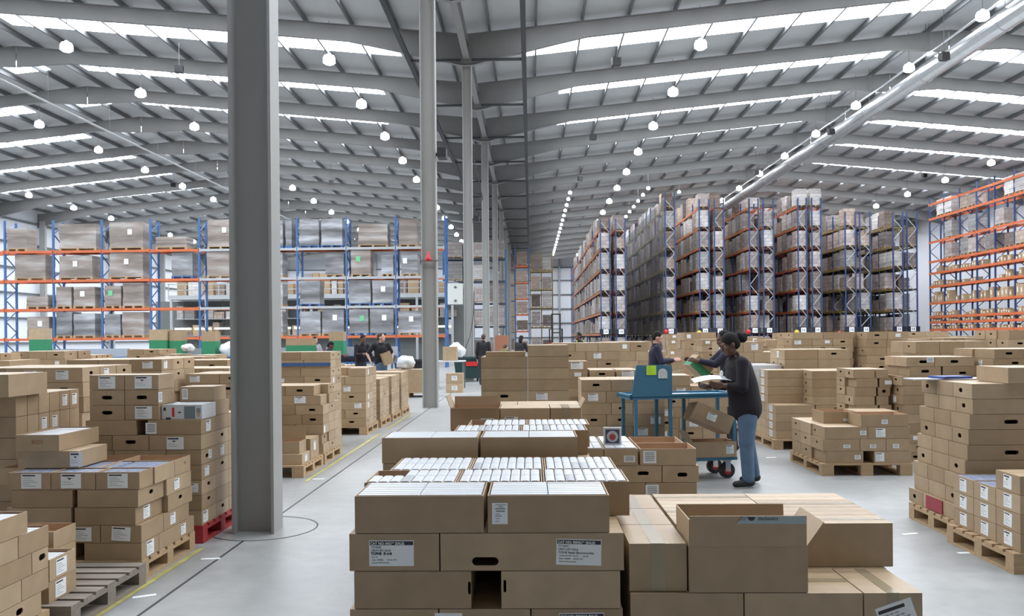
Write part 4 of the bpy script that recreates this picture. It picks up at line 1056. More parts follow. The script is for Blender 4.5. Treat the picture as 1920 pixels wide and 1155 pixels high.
zD = PZ0 + 7 * .1225
t = thing('display_carton', 'white printed carton of picture cases on stack on red pallet', 'box', (-2.845, 6.86, zD))
b = MB(); b.box(-.165, .165, -.15, .15, 0, .118, CASEW); b.build('body', t)
b = MB()
for x0, x1, z0, z1, m in ((-.15, -.13, .07, .095, INK), (-.13, -.09, .0, .015, INK), (-.08, -.06, .02, .095, REDM), (.02, .11, .005, .105, mat('print_slate', (.16, .2, .22), .5)), (.125, .15, .02, .05, mat('print_skin', (.5, .3, .24), .5)), (.12, .155, .05, .09, INKG), (-.03, -.005, .05, .06, INK)):
    b.face([(x0, -.1508, z0), (x1, -.1508, z0), (x1, -.1508, z1), (x0, -.1508, z1)], m)
b.build('picture_print', t)
cand(-2.98, -2.68, 7.02, 7.32, zD, zD + .12, 'box behind the white printed carton, top of stack on red pallet', dD, [], prio=8)
cand(-2.99, -2.7, 7.02, 7.3, zD + .122, zD + .245, 'upper box behind the white printed carton on red pallet stack', dD, [lab(.15, .5, .05, .09, 'b')], prio=8)

# stacks behind the first column
dE = 'stack behind first column'
pallet(-4.1, -2.7, 9.78, 10.72, 'wooden pallet just right of the first grey column, mostly clear')
lay = [[(.36, [.42, .29]), (.4, [.36, .35])] if i % 2 else [(.36, [.3, .41]), (.4, [.36, .35])] for i in range(9)]
stack(dE, -3.40, 9.8, PZ0, .122, lay, al='R', prio=7)
cand(-3.1, -2.735, 9.85, 10.2, PZ0, PZ0 + .125, 'box low on near pallet right of first grey column', 'boxes on the mostly clear pallet', [lab(.5, .5, .1, .08, 's', 'R')], prio=8)
cand(-3.14, -2.78, 9.9, 10.2, PZ0 + .127, PZ0 + .27, 'open box with raised flap on near pallet right of first grey column', 'boxes on the mostly clear pallet', [('open', .12), ('flap', 'B', .15, .1)], prio=8)
cand(-3.0, -2.74, 10.25, 10.65, PZ0, PZ0 + .26, 'upright box at the back of near pallet right of first grey column', 'boxes on the mostly clear pallet', [lab(.5, .6, .09, .11, 's', 'R')], prio=8)
dE2 = 'stack right of first column'
pallet(-3.9, -2.7, 10.8, 11.75, 'wooden pallet under the first whole stack right of first grey column')
lay = [[(.33, [.37, .40, .37]), (.32, [.4, .4, .35]), (.28, [.4, .4, .35])] if i % 2 == 0 else [(.3, [.28, .45, .4], .02 * (i % 3)), (.35, [.4, .4, .35]), (.28, [.4, .4, .35])] for i in range(7)]
lay[6] = [(.36, [.38, .4, .35], .12), (.3, [.4, .4, .3], .02)]
lay[5] = [(.33, [.55, .5], .03), (.3, [.4, .4, .35])]
fE = {(6, 0, 2): [HF], (5, 0, 1): [lab(.5, .55, .15, .09, 'd')], (4, 0, 2): [('hole', 'F', .6, .5, .085, .03)], (3, 0, 2): [HF], (2, 0, 2): [lab(.2, .5, .08, .09, 's', 'R')]}
stack(dE2, -2.72, 10.82, PZ0, .127, lay, al='R', feats=fE, prio=7)
for n_, (y0, lays, h, desc, xr) in enumerate(((14.1, 7, .142, 'second stack beside left aisle', -2.79), (15.2, 6, .125, 'third stack beside left aisle', -2.75), (16.3, 6, .125, 'fourth stack beside left aisle', -2.72), (17.4, 6, .13, 'last stack beside left aisle', -2.7))):
    pallet(xr - 1.2, xr, y0 - .02, y0 + 1., f'wooden pallet under the {desc}')
    lay = [[(.34, [.5, .5] if (i + n_) % 3 == 0 else [.36, .4, .34] if i % 2 else [.44, .34, .32]), (.32, [.4, .4, .3]), (.3, [.4, .4, .3])] for i in range(lays)]
    if n_ == 0: lay[6] = [(.34, [.3], .0), (.32, [.4, .4, .3]), (.3, [.4, .4, .3])]
    f = {(4, 0, 0): [('hole', 'F', .4, .5, .085, .03), lab(.75, .5, .12, .08, 'b')], (2, 0, 0): [('hole', 'F', .3, .5, .085, .03), lab(.75, .5, .12, .08, 'b')], (4, 0, 1): [lab(.3, .5, .12, .08, 'b')], (2, 0, 1): [lab(.3, .5, .12, .08, 'b')]} if n_ == 0 else {}
    stack(desc, xr - .02, y0, PZ0, h, lay, al='R', feats=f, prio=5)
for i, (x0, x1, dz, hh) in enumerate(((-3.95, -3.62, 0, .15), (-3.6, -3.28, 0, .16), (-3.92, -3.5, .152, .13))):
    z = PZ0 + 6 * .125 + dz; cand(x0, x1, 15.25, 15.6, z + .002, z + hh, f'extra box set on left half of third stack beside left aisle, {["left lower", "right lower", "upper"][i]}', 'extra boxes by the left aisle', [LABF] if i < 2 else [HF], prio=6)
stack('stack with blue strapped box', -2.95, 12.2, 0, .121, [[(.34, [.45, .4]), (.34, [.42, .42])] if i % 2 else [(.34, [.4, .45]), (.34, [.42, .42])] for i in range(12)], al='R', prio=5)
t = thing('banding_strap', 'blue strap around a box right of the first grey column', 'strap', (-3.37, 12.195, 1.24)); b = MB(); b.box(-.42, .42, -.006, .0, 0, .05, BLUEL); b.build('band', t)

# ---------------------------------------------------------------- stacks along the right of the aisle
dG = 'low right pallet stack'
pallet(3.36, 4.40, 9.72, 10.9, 'wooden pallet in front of the low right stack')
lay = [[(.40, [.44, -.12, .43], .03), (.4, [.5, .45]), (.34, [.5, .45])], [(.42, [.43, .30, .28]), (.4, [.5, .45]), (.34, [.5, .45])], [(.42, [.5, .49], .02), (.4, [.5, .45]), (.34, [.5, .45])], [(.40, [-.42, .55], .02), (.42, [.4, .05, .4] if False else [.4, .5], .15)]]
fG = {(0, 0, 0): [lab(.85, .5, .07, .05, 'b')], (0, 0, 1): [lab(.15, .5, .1, .1)], (1, 0, 0): [lab(.65, .4, .08, .04, 'b'), ('hole', 'L', .5, .6, .05, .03)], (1, 0, 1): [lab(.5, .4, .07, .04, 'b')], (1, 0, 2): [lab(.4, .4, .07, .05, 'b')], (2, 0, 0): [lab(.9, .5, .07, .05, 'b'), ('hole', 'L', .2, .5, .05, .03)], (2, 0, 1): [lab(.3, .5, .11, .1)], (3, 0, 0): [lab(.5, .4, .07, .05, 'b'), ('open', .1)], (3, 1, 0): [('open', .1), lab(.7, .3, .08, .03, 'b')], (3, 1, 1): []}
stack(dG, 3.38, 9.74, PZ0, .141, lay, feats=fG, prio=8, side='L')
dH = 'tall leaning stack at right'
pallet(3.36, 4.62, 6.68, 7.5, 'wooden pallet under the tall leaning right stack')
pats = [[.62, .5, .1], [.5, .68], [.52, .38, .25], [.55, .4, .2], [.64, .5], [.6, .42, .12], [.55, .3, .27], [.61, .6], [.62, .55]]
lay = []
for i in range(9):
    sh = [.0, .03, .04, .06, .08, .09, .1, .125, .12][i]; ws = [q for q in pats[i] if q > .11]
    lay.append([(.26 if i % 2 else .3, ws, sh), (.29, [.6, .5], sh), (.27, [.6, .5], sh)])
fH = {}
for i in range(9):
    for j in range(3):
        for k in range(3): fH[(i, j, k)] = []
for k, f in {(8, 0, 0): [('hole', 'L', .4, .5, .055, .035)], (7, 0, 0): [('hole', 'L', .45, .5, .055, .035)], (5, 0, 0): [('hole', 'L', .45, .5, .055, .035)], (3, 0, 0): [('hole', 'L', .45, .5, .055, .035)], (1, 0, 0): [('hole', 'L', .45, .5, .055, .035)], (8, 2, 0): [('hole', 'L', .4, .5, .055, .035)], (5, 2, 0): [('hole', 'L', .4, .5, .055, .035)], (3, 2, 0): [('hole', 'L', .4, .5, .055, .035)], (0, 2, 0): [('hole', 'L', .4, .5, .055, .035)],
             (6, 0, 0): [('hole', 'F', .6, .5, .11, .033)], (4, 0, 0): [('hole', 'F', .55, .5, .11, .033)], (6, 0, 1): [lab(.75, .5, .07, .1)]}.items(): fH[k] = f
stack(dH, 3.385, 6.7, PZ0, .122, lay, feats=fH, prio=9, side='L')
zH = PZ0 + 9 * .122
cand(3.78, 4.45, 6.68, 7.15, zH, zH + .125, 'single box with wide dark slot on top of tall leaning right stack', dH, [('hole', 'F', .66, .5, .14, .036)], prio=9)
t = thing('red_card', 'red card panel covering a box end low in the tall right stack', 'card', (3.382, 7.08, PZ0 + .005)); b = MB(); b.box(-.003, .003, -.14, .14, 0, .11, mat('card_red', (.3, .04, .05), .6)); b.build('panel', t)
t = thing('magazine', 'blue covered magazine lying on tall right stack', 'magazine', (3.66, 7.35, zH + .011), .2); b = MB(); b.box(-.14, .14, -.1, .1, 0, .018, mat('magazine_blue', (.02, .05, .25), .4)); b.build('cover', t)
b = MB(); b.box(-.33, .33, -.12, .12, 0, .01, CASEW); tag(b.build('paper_stack', None, (3.64, 7.36, zH)), 'white papers spread under the blue magazine on right stack', 'papers')
dI = 'fully labelled right stack'
pallet(3.27, 4.3, 5.73, 6.64, 'wooden pallet at right front under labelled boxes')
lay = [[(.3, [.5, .45]) for _ in range(3)] for i in range(3)] + [[(.3, [.5, .45])]]
fI = {(i, j, 0): [lab(.5, .52, .1, .095, 'd' if (i + j) % 3 == 0 else 's', 'L', .05 * ((i + j) % 2))] for i in range(4) for j in range(3)}
fI[(2, 1, 0)] = fI[(2, 1, 0)] + [('open', .1)]; fI[(2, 2, 0)] = fI[(2, 2, 0)] + [('open', .1)]
stack(dI, 3.32, 5.74, PZ0, .131, lay, feats=fI, prio=9, side='L')
for q in (1, 2): cases(3.34, 3.8, 5.76 + .3 * q, 6.02 + .3 * q, PZ0 + 2 * .131 + .033, .093, 5, 1, f'dark wrapped case in {nth(q)} open box from rear of labelled right stack' if q == 2 else 'dark wrapped case in open box beside the top box of labelled right stack', f'wrapped cases right {q}', CASEB, False)
dJ = 'stepped stack with labelled ends'
pallet(3.45, 4.7, 11.95, 13.1, 'wooden pallet under the stepped right stack')
low = [[(.5, [.56, -.01, .6]), (.55, [.55, .65])] for i in range(4)]
hi = [[(.4, [.72], .52), (.45, [.57, -.02, .6], .0)] for i in range(4)]
fJ = {(i, 0, 0): [lab(.5, .5, .16, .09, 'b', 'L'), ] for i in range(4)}; fJ.update({(i, 1, 0): [lab(.4, .5, .14, .09, 'b', 'L')] for i in range(8)}); fJ.update({(i, 0, 0): [('hole', 'L', .3, .5, .05, .04)] for i in range(4, 8)})
stack(dJ, 3.5, 12.0, PZ0, .122, low + hi, feats=fJ, prio=7, side='L')
b = MB()
pts = [(3.42 + .03 * math.sin(i * 1.7), 13.2 + i * .055) for i in range(20)]
vs = []
for k, z in enumerate((.17, .35, .6, .85, 1.05, 1.18)):
    for i, (x, y) in enumerate(pts): vs.append((x + .025 * math.sin(i * .9 + k * 1.3), y, z + .02 * math.sin(i)))
n = len(pts); fs = [(k * n + i, k * n + i + 1, (k + 1) * n + i + 1, (k + 1) * n + i) for k in range(5) for i in range(n - 1)]
b.raw(vs, fs, FILM); b.raw([(x + .04, y, z) for x, y, z in vs], [f[::-1] for f in fs], FILM)
b.box(3.44, 3.95, 13.2, 14.2, .15, 1.16, FILM)
tag(b.build('wrapped_bundle', smooth=True), 'pallet side bundled in clear stretch film behind the stepped right stack', 'wrapped goods')
pallet(3.4, 4.6, 13.15, 14.25, 'wooden pallet under the film wrapped bundle')
stack('stack above wrapped bundle', 3.98, 13.15, PZ0, .158, [[(.4, [.52, .5]), (.4, [.52, .5])] for i in range(8)], feats={(7, 0, 0): [lab(.1, .5, .1, .1, 'b', 'L')], (6, 0, 0): [('hole', 'L', .5, .5, .05, .05)]}, prio=6, side='L')
dK = 'narrow stack with round end holes'
stack(dK, 4.22, 11.0, 0, .118, [[(.3, [.30, .12] if False else [.28, -.02, .16], (i % 3) * .02), (.3, [.3, .15])] for i in range(10)], feats={(i, 0, k): [('hole', 'L' if k == 0 else 'F', .5, .55, .05, .045)] if (i * 2 + k) % 3 == 0 else [] for i in range(10) for k in range(2)}, prio=6, side='L')
dL = 'tall stack behind low stack'
stack(dL, 4.74, 10.75, 0, .122, [[(.36, [.36 + .04 * (i % 3), .5], .02 * (i % 2)), (.3, [.4, .45])] for i in range(9)] + [[(.36, [.4, -.02, .42], .1), (.3, [.4, .45], .1)], [(.36, [.36, .5], .06), (.3, [.4, .45], .06)]],
      feats={(10, 0, 0): [('hole', 'F', .6, .5, .1, .035), lab(.85, .7, .09, .06, 'b')], (10, 0, 1): [('hole', 'F', .5, .5, .1, .035)], (9, 0, 0): [('hole', 'F', .5, .5, .1, .035)], (9, 0, 1): [('hole', 'F', .6, .3, .09, .03)], (7, 0, 0): [('hole', 'L', .5, .5, .05, .045)], (5, 0, 0): [('hole', 'L', .5, .5, .05, .045)], (5, 0, 1): [lab(.3, .5, .12, .1)]}, prio=6, side='L')

# ---------------------------------------------------------------- the field of stacks further back
fr = random.Random(42)
def fstack(x, y, top, desc, side, h=None, w=1.1, d=.95, prio=0, z0=0.):
    h = h or fr.choice((.12, .13, .14, .16, .19)); n = max(2, round((top - z0) / h)); a = fr.random() < .5
    lay = []
    for i in range(n):
        p = fr.choice(([w / 3] * 3, [w / 3] * 3, [w * .45, w * .55], [w / 2] * 2)); q = fr.choice(([d / 3] * 3, [d / 2] * 2))
        if i == n - 1 and fr.random() < .45: p = p[:-1]
        lay.append([(dd, p, fr.uniform(0, .03)) for dd in q])
    stack(desc, x, y, z0, h, lay, prio=prio, side=side, seed=int(x * 31 + y * 7))
side_ = {'l': 'left field', 'c': 'middle field', 'r': 'right field'}
def field(name, xs, ys, tops, side, skip=()):
    for j, y in enumerate(ys):
        for i, x in enumerate(xs):
            if (i, j) in skip or fr.random() < .04: continue
            fstack(x + fr.uniform(-.05, .05), y + fr.uniform(-.08, .08), fr.uniform(*tops), f'{nth(i + 1)} stack {nth(j + 1)} row {name}', side)
field('left field', [-13.3, -11.9, -10.5, -9.1, -7.7, -6.35], [11.2, 13.0, 14.8, 16.6, 18.6], (1.12, 1.42), 'R')
field('near left field', [-8.0, -6.65, -5.33], [7.7, 9.4], (1.25, 1.5), 'R')
field('left aisle field', [-5.2], [11.2, 12.8, 14.6, 16.4, 18.3], (1.05, 1.38), 'R')
field('right field', [5.9, 7.3, 8.7, 10.1, 11.5, 12.9, 14.3], [12.9, 14.9, 17.2, 19.6, 22.2], (1.38, 1.66), 'L')
field('near right field', [5.75, 7.1], [8.6, 10.4], (1.3, 1.6), 'L')
field('right aisle field', [3.5, 4.75], [15.2, 17.0, 19.2, 21.6], (1.45, 1.66), 'L')
fstack(1.62, 11.0, 1.14, 'stack behind the blue trolley', 'L', .14, .95, .6, 6)
field('central field', [.3, 1.6], [13.4, 16.8, 18.7, 21.2], (1.36, 1.54), 'L', skip={(1, 0)})

# ---------------------------------------------------------------- which boxes does the camera see
def select(limit=302):
    vs, fs = [], []
    def addb(q):
        x0, x1, y0, y1, z0, z1 = q; n = len(vs)
        vs.extend([(x0, y0, z0), (x1, y0, z0), (x1, y1, z0), (x0, y1, z0), (x0, y0, z1), (x1, y0, z1), (x1, y1, z1), (x0, y1, z1)])
        fs.extend([(n, n + 3, n + 2, n + 1), (n, n + 1, n + 5, n + 4), (n + 1, n + 2, n + 6, n + 5), (n + 2, n + 3, n + 7, n + 6), (n + 3, n, n + 4, n + 7), (n + 4, n + 5, n + 6, n + 7)])
    for c in CAND: addb(c['b'])
    addb((-2.52, -2.18, 6.97, 7.23, 0, 12)); addb((-2.54, -2.2, 19.4, 19.6, 0, 12))
    bv = BVHTree.FromPolygons(vs, fs)
    for ci, c in enumerate(CAND):
        x0, x1, y0, y1, z0, z1 = c['b']; vis = 0; tot = 0
        fl = [('F', y0), ('T', z1)]
        if x1 < 0: fl.append(('R', x1))
        elif x0 > 0: fl.append(('L', x0))
        area = 0.
        for f, _ in fl:
            quad = {'F': ((x0, y0, z0), (x1, y0, z0), (x1, y0, z1), (x0, y0, z1)), 'T': ((x0, y0, z1), (x1, y0, z1), (x1, y1, z1), (x0, y1, z1)), 'R': ((x1, y0, z0), (x1, y1, z0), (x1, y1, z1), (x1, y0, z1)), 'L': ((x0, y0, z0), (x0, y1, z0), (x0, y1, z1), (x0, y0, z1))}[f]
            pp = [project(p) for p in quad]
            if None in pp: continue
            A = abs(sum(pp[i][0] * pp[(i + 1) % 4][1] - pp[(i + 1) % 4][0] * pp[i][1] for i in range(4))) / 2
            hit = n = 0
            for u in (.12, .37, .63, .88):
                for v in (.15, .5, .85):
                    a, b_, c_, d_ = [Vector(q) for q in quad]; p = (a * (1 - u) + b_ * u) * (1 - v) + (d_ * (1 - u) + c_ * u) * v
                    pr = project(p); n += 1
                    if pr is None or not (-5 < pr[0] < 1925 and -5 < pr[1] < 1160): continue
                    d = p - CAM; L = d.length; h = bv.ray_cast(CAM, d.normalized(), L + .01)
                    if h[0] is None or h[3] > L - .012: hit += 1
            area += A * hit / n
        c['px'] = area
    near = [c for c in CAND if c['prio'] >= 5]; 
    order = sorted([c for c in CAND if c['px'] > 12], key=lambda c: -c['px'] - (1e6 if c['prio'] >= 7 and c['px'] > 20 and any(g[0] == 'open' for g in c['feats'] or []) else 0))
    pick = order[:limit]
    return pick
PICK = select()
ids = {id(c) for c in PICK}
seen = {}
jr = random.Random(3)
for c in PICK:
    L = c['label']; f = c['feats'] or []
    big = c['px'] > 60
    what = 'open ' if any(q[0] == 'open' for q in f) else ''
    ex = ''
    if any(q[0] == 'label' for q in f): ex = 'labelled '
    elif any(q[0] == 'hole' for q in f): ex = 'slotted '
    if L.startswith('box, '):
        for pre in (what + ex, what, ex, ''):
            if len((pre + L).split()) <= 16: L = pre + L; break
    carton(*c['b'], L, c['group'], f if big else [], rz=c['rz'])
sb = MB(); sr = random.Random(9)
for c in CAND:
    if id(c) in ids: continue
    x0, x1, y0, y1, z0, z1 = c['b']
    f = [g for g in (c['feats'] or []) if g[0] == 'hole' and c['px'] > 40]
    if f:
        tn = sr.random() + .01; FC = faces(x1 - x0, y1 - y0, z1 - z0); n0 = len(sb.v); m0 = len(sb.tone)
        hs = {g[1]: [(FC[g[1]][3] * g[2], FC[g[1]][4] * g[3], g[4], g[5])] for g in f}
        for fa in 'FRBLT': ringface(sb, *FC[fa], hs.get(fa), KRAFT)
        sb.v[n0:] = [(px_ + (x0 + x1) / 2, py_ + (y0 + y1) / 2, pz_ + z0) for px_, py_, pz_ in sb.v[n0:]]; sb.tone[m0:] = [tn] * (len(sb.tone) - m0)
    else: sb.box(*c['b'], KRAFT, sr.random() + .01)
    q = sr.random()
    if q < .4 and c['px'] > 5 and not f:
        a = x0 + (x1 - x0) * sr.uniform(.1, .7); zz = z0 + (z1 - z0) * .3
        sb.face([(a, y0 - .002, zz), (a + .09, y0 - .002, zz), (a + .09, y0 - .002, zz + (z1 - z0) * .45), (a, y0 - .002, zz + (z1 - z0) * .45)], WHITE)
tag(sb.build('cardboard_boxes'), 'mass of further brown boxes in and behind the stacks', 'boxes', kind='stuff')
print('BOXES', len(CAND), 'picked', len(PICK), 'seen', sum(c['px'] > 12 for c in CAND), 'near', sum(c['prio'] >= 5 and c['px'] > 12 for c in CAND), 'minpx', PICK[-1]['px'])
# ---------------------------------------------------------------- people
def fuse(o, vox, smooth=4):
    m = o.modifiers.new('fuse', 'REMESH'); m.mode = 'VOXEL'; m.voxel_size = vox; m.use_smooth_shade = True
    if smooth: s = o.modifiers.new('soft', 'SMOOTH'); s.factor = .5; s.iterations = smooth
    return o
def skin_mat(n, c): return mat(n, c, .5, noise=.08, nscale=14, bump=.05)
def V(*a): return Vector(a)
def hand(b, wr, d, n, m, curl=.5, side=1, s=1.0):
    """palm, four unequal bent fingers and a thumb from the side of the palm; n is the back of the hand"""
    d = d.normalized(); n = (n - d * n.dot(d)).normalized(); t = d.cross(n) * side
    b.limb(wr, wr + d * .03 * s, .025 * s, .028 * s, m, (1.15, .72), t, 12)
    for o in (-.028, -.009, .01, .028): b.limb(wr + d * .02 * s + t * o * .75 * s, wr + d * .088 * s + t * o * s, .0135 * s, .011 * s, m, (1, .95), t, 10)
    for o, L in ((-.031, .060), (-.0105, .074), (.0105, .08), (.031, .071)):
        p = wr + d * .092 * s + t * o * s; a = curl * .5
        for k in range(3):
            q = p + (d * math.cos(a) - n * math.sin(a)) * L * s * (.45, .32, .23)[k]
            b.limb(p, q, (.0088, .0080, .0073)[k] * s, (.0082, .0074, .006)[k] * s, m, n=8); p = q; a += curl
    p = wr + d * .025 * s + t * .028 * s; q = p + (d * .55 + t * .7 - n * .35).normalized() * .04 * s; r_ = q + (d * .85 + t * .25 - n * .4).normalized() * .034 * s
    b.limb(p, q, .0125 * s, .0105 * s, m, n=8); b.limb(q, r_, .010 * s, .008 * s, m, n=8)
def head(b, c, f, u, m, s=1.0):
    l = u.cross(f).normalized(); u = f.cross(l).normalized(); A = (f, l, u)
    E_ = lambda off, rad: b.ell(c + f * off[0] * s + l * off[1] * s + u * off[2] * s, [r * s for r in rad], m, A, 14, 9)
    E_((-.012, 0, .02), (.095, .076, .098)); E_((.03, 0, -.05), (.06, .056, .062)); E_((.062, 0, -.094), (.024, .026, .02))
    E_((.086, 0, -.012), (.014, .011, .03)); E_((.098, 0, -.032), (.016, .016, .012)); E_((.076, 0, -.064), (.018, .026, .009)); E_((.074, 0, -.076), (.017, .022, .009))
    E_((.07, .032, .022), (.02, .024, .011)); E_((.07, -.032, .022), (.02, .024, .011)); E_((.058, .045, -.03), (.024, .02, .024)); E_((.058, -.045, -.03), (.024, .02, .024))
    for sgn in (-1, 1): E_((-.012, sgn * .077, -.012), (.02, .009, .03))
    return A
def person(label, loc, J, fwd, C, vox=.011, sleeves=1.0, hair='short', legs=True, eyes=False, group=None, fem=False, apron=None):
    """J: joints relative to loc. C: skin, top, trousers, shoe, hair materials"""
    t = thing('person', label, 'person', loc, 0, group)
    sk, top, tr, sh, hr = C; fwd = Vector(fwd); lft = V(0, 0, 1).cross(fwd)
    P = {k: Vector(v) for k, v in J.items() if not isinstance(v, float)}
    hu = (P['hup'] if 'hup' in P else V(0, 0, 1)).normalized(); hf = (P['hdir'] if 'hdir' in P else fwd).normalized()
    b = MB()
    b.limb(P['pel'], P['chest'], .105, .12, sk, (1.25, .8), lft); b.limb(P['chest'], P['neck'], .11, .05, sk, (1.25, .8), lft)
    b.limb(P['neck'] - V(0, 0, .03), P['head'] - hu * .05 - hf * .012, .053 if not fem else .046, .05 if not fem else .044, sk)
    head(b, P['head'], hf, hu, sk)
    for s in 'LR':
        b.limb(P['sh' + s], P['el' + s], .046, .038, sk); b.limb(P['el' + s], P['wr' + s], .038, .026, sk)
        d = P['hd' + s] if 'hd' + s in P else P['wr' + s] - P['el' + s]; n = P['hn' + s] if 'hn' + s in P else V(0, 0, 1)
        hand(b, P['wr' + s], d, n, sk, J.get('curl' + s, .45) if isinstance(J.get('curl' + s, .45), float) else .45, -1 if s == 'L' else 1)
        if legs:
            b.limb(P['hip' + s], P['kn' + s], .07, .05, sk); b.limb(P['kn' + s], P['an' + s], .05, .036, sk)
            b.limb(P['an' + s] - V(0, 0, .035), P['an' + s].lerp(P['toe' + s], .6) - V(0, 0, .01), .03, .018, sk)
    fuse(b.build('body', t), vox, 3 if vox < .008 else 2)
    # top
    b = MB(); w_ = 1.28 if not fem else 1.13
    b.limb(P['pel'] + V(0, 0, -.085 if fem else -.02), P['pel'] * .4 + P['chest'] * .6, .185 if fem else .13, .178 if fem else .132, top, (w_, .92), lft, 20); b.limb(P['pel'] * .3 + P['chest'] * .7, P['chest'] + V(0, 0, .02), .178 if fem else .132, .162 if fem else .138, top, (w_ * 1.02, .9), lft, 20)
    b.limb(P['chest'], P['neck'] - V(0, 0, .035), .132, .062, top, (w_, .86), lft, 20); b.limb(P['neck'] - V(0, 0, .05), P['neck'] + V(0, 0, .005), .066, .06, top)
    if fem: b.ell(P['chest'] + fwd * .075 - V(0, 0, .03), (.075, .11, .085), top, (fwd, lft, V(0, 0, 1)))
    for s in 'LR':
        b.limb(P['chest'] * .35 + P['sh' + s] * .65, P['sh' + s], .075, .068, top); b.limb(P['sh' + s], P['el' + s] if sleeves > .5 else P['sh' + s].lerp(P['el' + s], .75), .068, .056 if sleeves > .5 else .062, top)
        if sleeves > .5: b.limb(P['el' + s], P['el' + s].lerp(P['wr' + s], sleeves * .93), .055, .04, top)
    fuse(b.build('top', t), max(vox, .009), 3)
    if legs:
        b = MB()
        b.limb(P['hipL'].lerp(P['hipR'], .5) + V(0, 0, .07), P['hipL'].lerp(P['hipR'], .5) - V(0, 0, .03), .13, .15 if fem else .13, tr, (1.22, .98), lft, 20)
        for s in 'LR':
            b.limb(P['hip' + s], P['kn' + s], .112 if fem else .092, .085 if fem else .068, tr); b.limb(P['kn' + s], P['an' + s] + V(0, 0, .01), .078 if fem else .066, .066 if fem else .056, tr)
        fuse(b.build('trousers', t), max(vox, .009), 3)
        for s in 'LR':
            b = MB(); a, q = P['an' + s], P['toe' + s]; d = (q - a); d.z = 0; d = d.normalized(); z = a.z - .075
            b.limb(V(a.x, a.y, a.z - .04) - d * .03, V(q.x, q.y, q.z) - d * .02, .046, .036, sh, (.95, 1.0), V(0, 0, 1).cross(d)); b.limb(a + V(0, 0, -.035), a + V(0, 0, .03), .046, .046, sh)
            fuse(b.build('shoe', t), max(vox, .008), 2)
    # hair
    A = (hf, hu.cross(hf).normalized(), hu); b = MB(); c = P['head']
    E_ = lambda off, rad: b.ell(c + A[0] * off[0] + A[1] * off[1] + A[2] * off[2], rad, hr, A, 16, 10)
    if hair == 'short': E_((-.024, 0, .035), (.093, .08, .092)); E_((-.05, 0, -.01), (.06, .07, .07))
    if hair == 'bun':
        E_((-.02, 0, .034), (.1, .085, .093)); E_((-.06, 0, -.012), (.062, .074, .07)); E_((-.135, 0, .045), (.045, .045, .045)); E_((-.165, .005, .005), (.05, .05, .048)); E_((-.15, -.02, .07), (.03, .04, .03)); E_((-.19, .01, .02), (.03, .035, .04))
    if hair == 'long': E_((-.024, 0, .03), (.097, .085, .096)); E_((-.06, 0, -.06), (.07, .08, .12))
    fuse(b.build('hair', t), max(vox, .008), 2)
    if eyes:
        for s in (-1, 1):
            e = MB(); p = c + A[0] * .0665 + A[1] * (s * .032) + A[2] * .004
            e.ell(p, (.0115, .0125, .0105), mat('eye_white', (.75, .73, .7), .3), A); e.ell(p + A[0] * .0085, (.004, .006, .006), BLACK, A); e.build('eye', t, smooth=True)
        e = MB(); e.ell(c + A[0] * .0915 - A[2] * .07, (.006, .024, .0035), mat('lip_dark', (.16, .05, .045), .45), A); e.build('mouth', t, smooth=True)
    return t
def stand(fwd_deg, arms='down', h=1.7, lean=0., hyaw=0., hpitch=0.):
    """joints for a standing adult, facing fwd_deg (0 = +x, 90 = away from the camera)"""
    k = h / 1.7; a = R(fwd_deg); f = V(math.cos(a), math.sin(a), 0); l = V(-math.sin(a), math.cos(a), 0); z = V(0, 0, 1)
    up = (z + f * math.tan(lean)).normalized()
    pel = z * .95; chest = pel + up * .33; neck = pel + up * .52; hd = neck + (up * .6 + z * .4) * .13 + f * .03
    hf = (Matrix.Rotation(hyaw, 3, 'Z') @ f); hf = (hf * math.cos(hpitch) - z * math.sin(hpitch)).normalized(); hup = (z * math.cos(hpitch) + (Matrix.Rotation(hyaw, 3, 'Z') @ f) * math.sin(hpitch)).normalized()
    J = dict(pel=pel, chest=chest, neck=neck, head=hd, hdir=hf, hup=hup)
    for s, sg in (('L', 1), ('R', -1)):
        sh = chest + up * .13 + l * (.175 * sg); J['sh' + s] = sh
        if arms == 'down': el = sh - z * .29 + l * (.05 * sg) - f * .02; wr = el - z * .25 + f * .06
        elif arms == 'hold': el = sh - z * .25 + l * (.06 * sg) + f * .07; wr = el + f * .24 + z * .03 - l * (.09 * sg)
        elif arms == 'hip': el = sh - z * .22 + l * (.15 * sg) - f * .08; wr = el - z * .16 - l * (.04 * sg) + f * .1
        elif arms == 'reach': el = sh - z * .17 + f * .2; wr = el + f * .23 + z * .05
        J['el' + s] = el; J['wr' + s] = wr
        J['hn' + s] = l * sg if arms in ('down', 'hip') else z * .3 + l * sg
        J['hip' + s] = pel + l * (.085 * sg) - z * .05; J['kn' + s] = V(0, 0, .5) + l * (.095 * sg) + f * .02; J['an' + s] = V(0, 0, .085) + l * (.1 * sg) - f * .02
        J['toe' + s] = V(0, 0, .035) + l * (.12 * sg) + f * .16
    for q in J:
        if q not in ('hdir', 'hup', 'hnL', 'hnR'): J[q] = J[q] * k
    return J, f
SKD, SKL, SKM = skin_mat('skin_dark', (.115, .055, .035)), skin_mat('skin_light', (.55, .32, .24)), skin_mat('skin_mid', (.33, .18, .12))
BLK = mat('cloth_black', (.012, .011, .014), .9, noise=.25, nscale=20); NAVY = mat('cloth_navy', (.016, .016, .035), .9, noise=.2, nscale=20)
PLUM = mat('cloth_plum_black', (.010, .007, .011), .9, noise=.3, nscale=12, bump=.3)
JEAN = mat('denim', (.085, .14, .22), .85, noise=.28, nscale=9, bump=.2); DKT = mat('cloth_dark_trousers', (.02, .022, .03), .9)
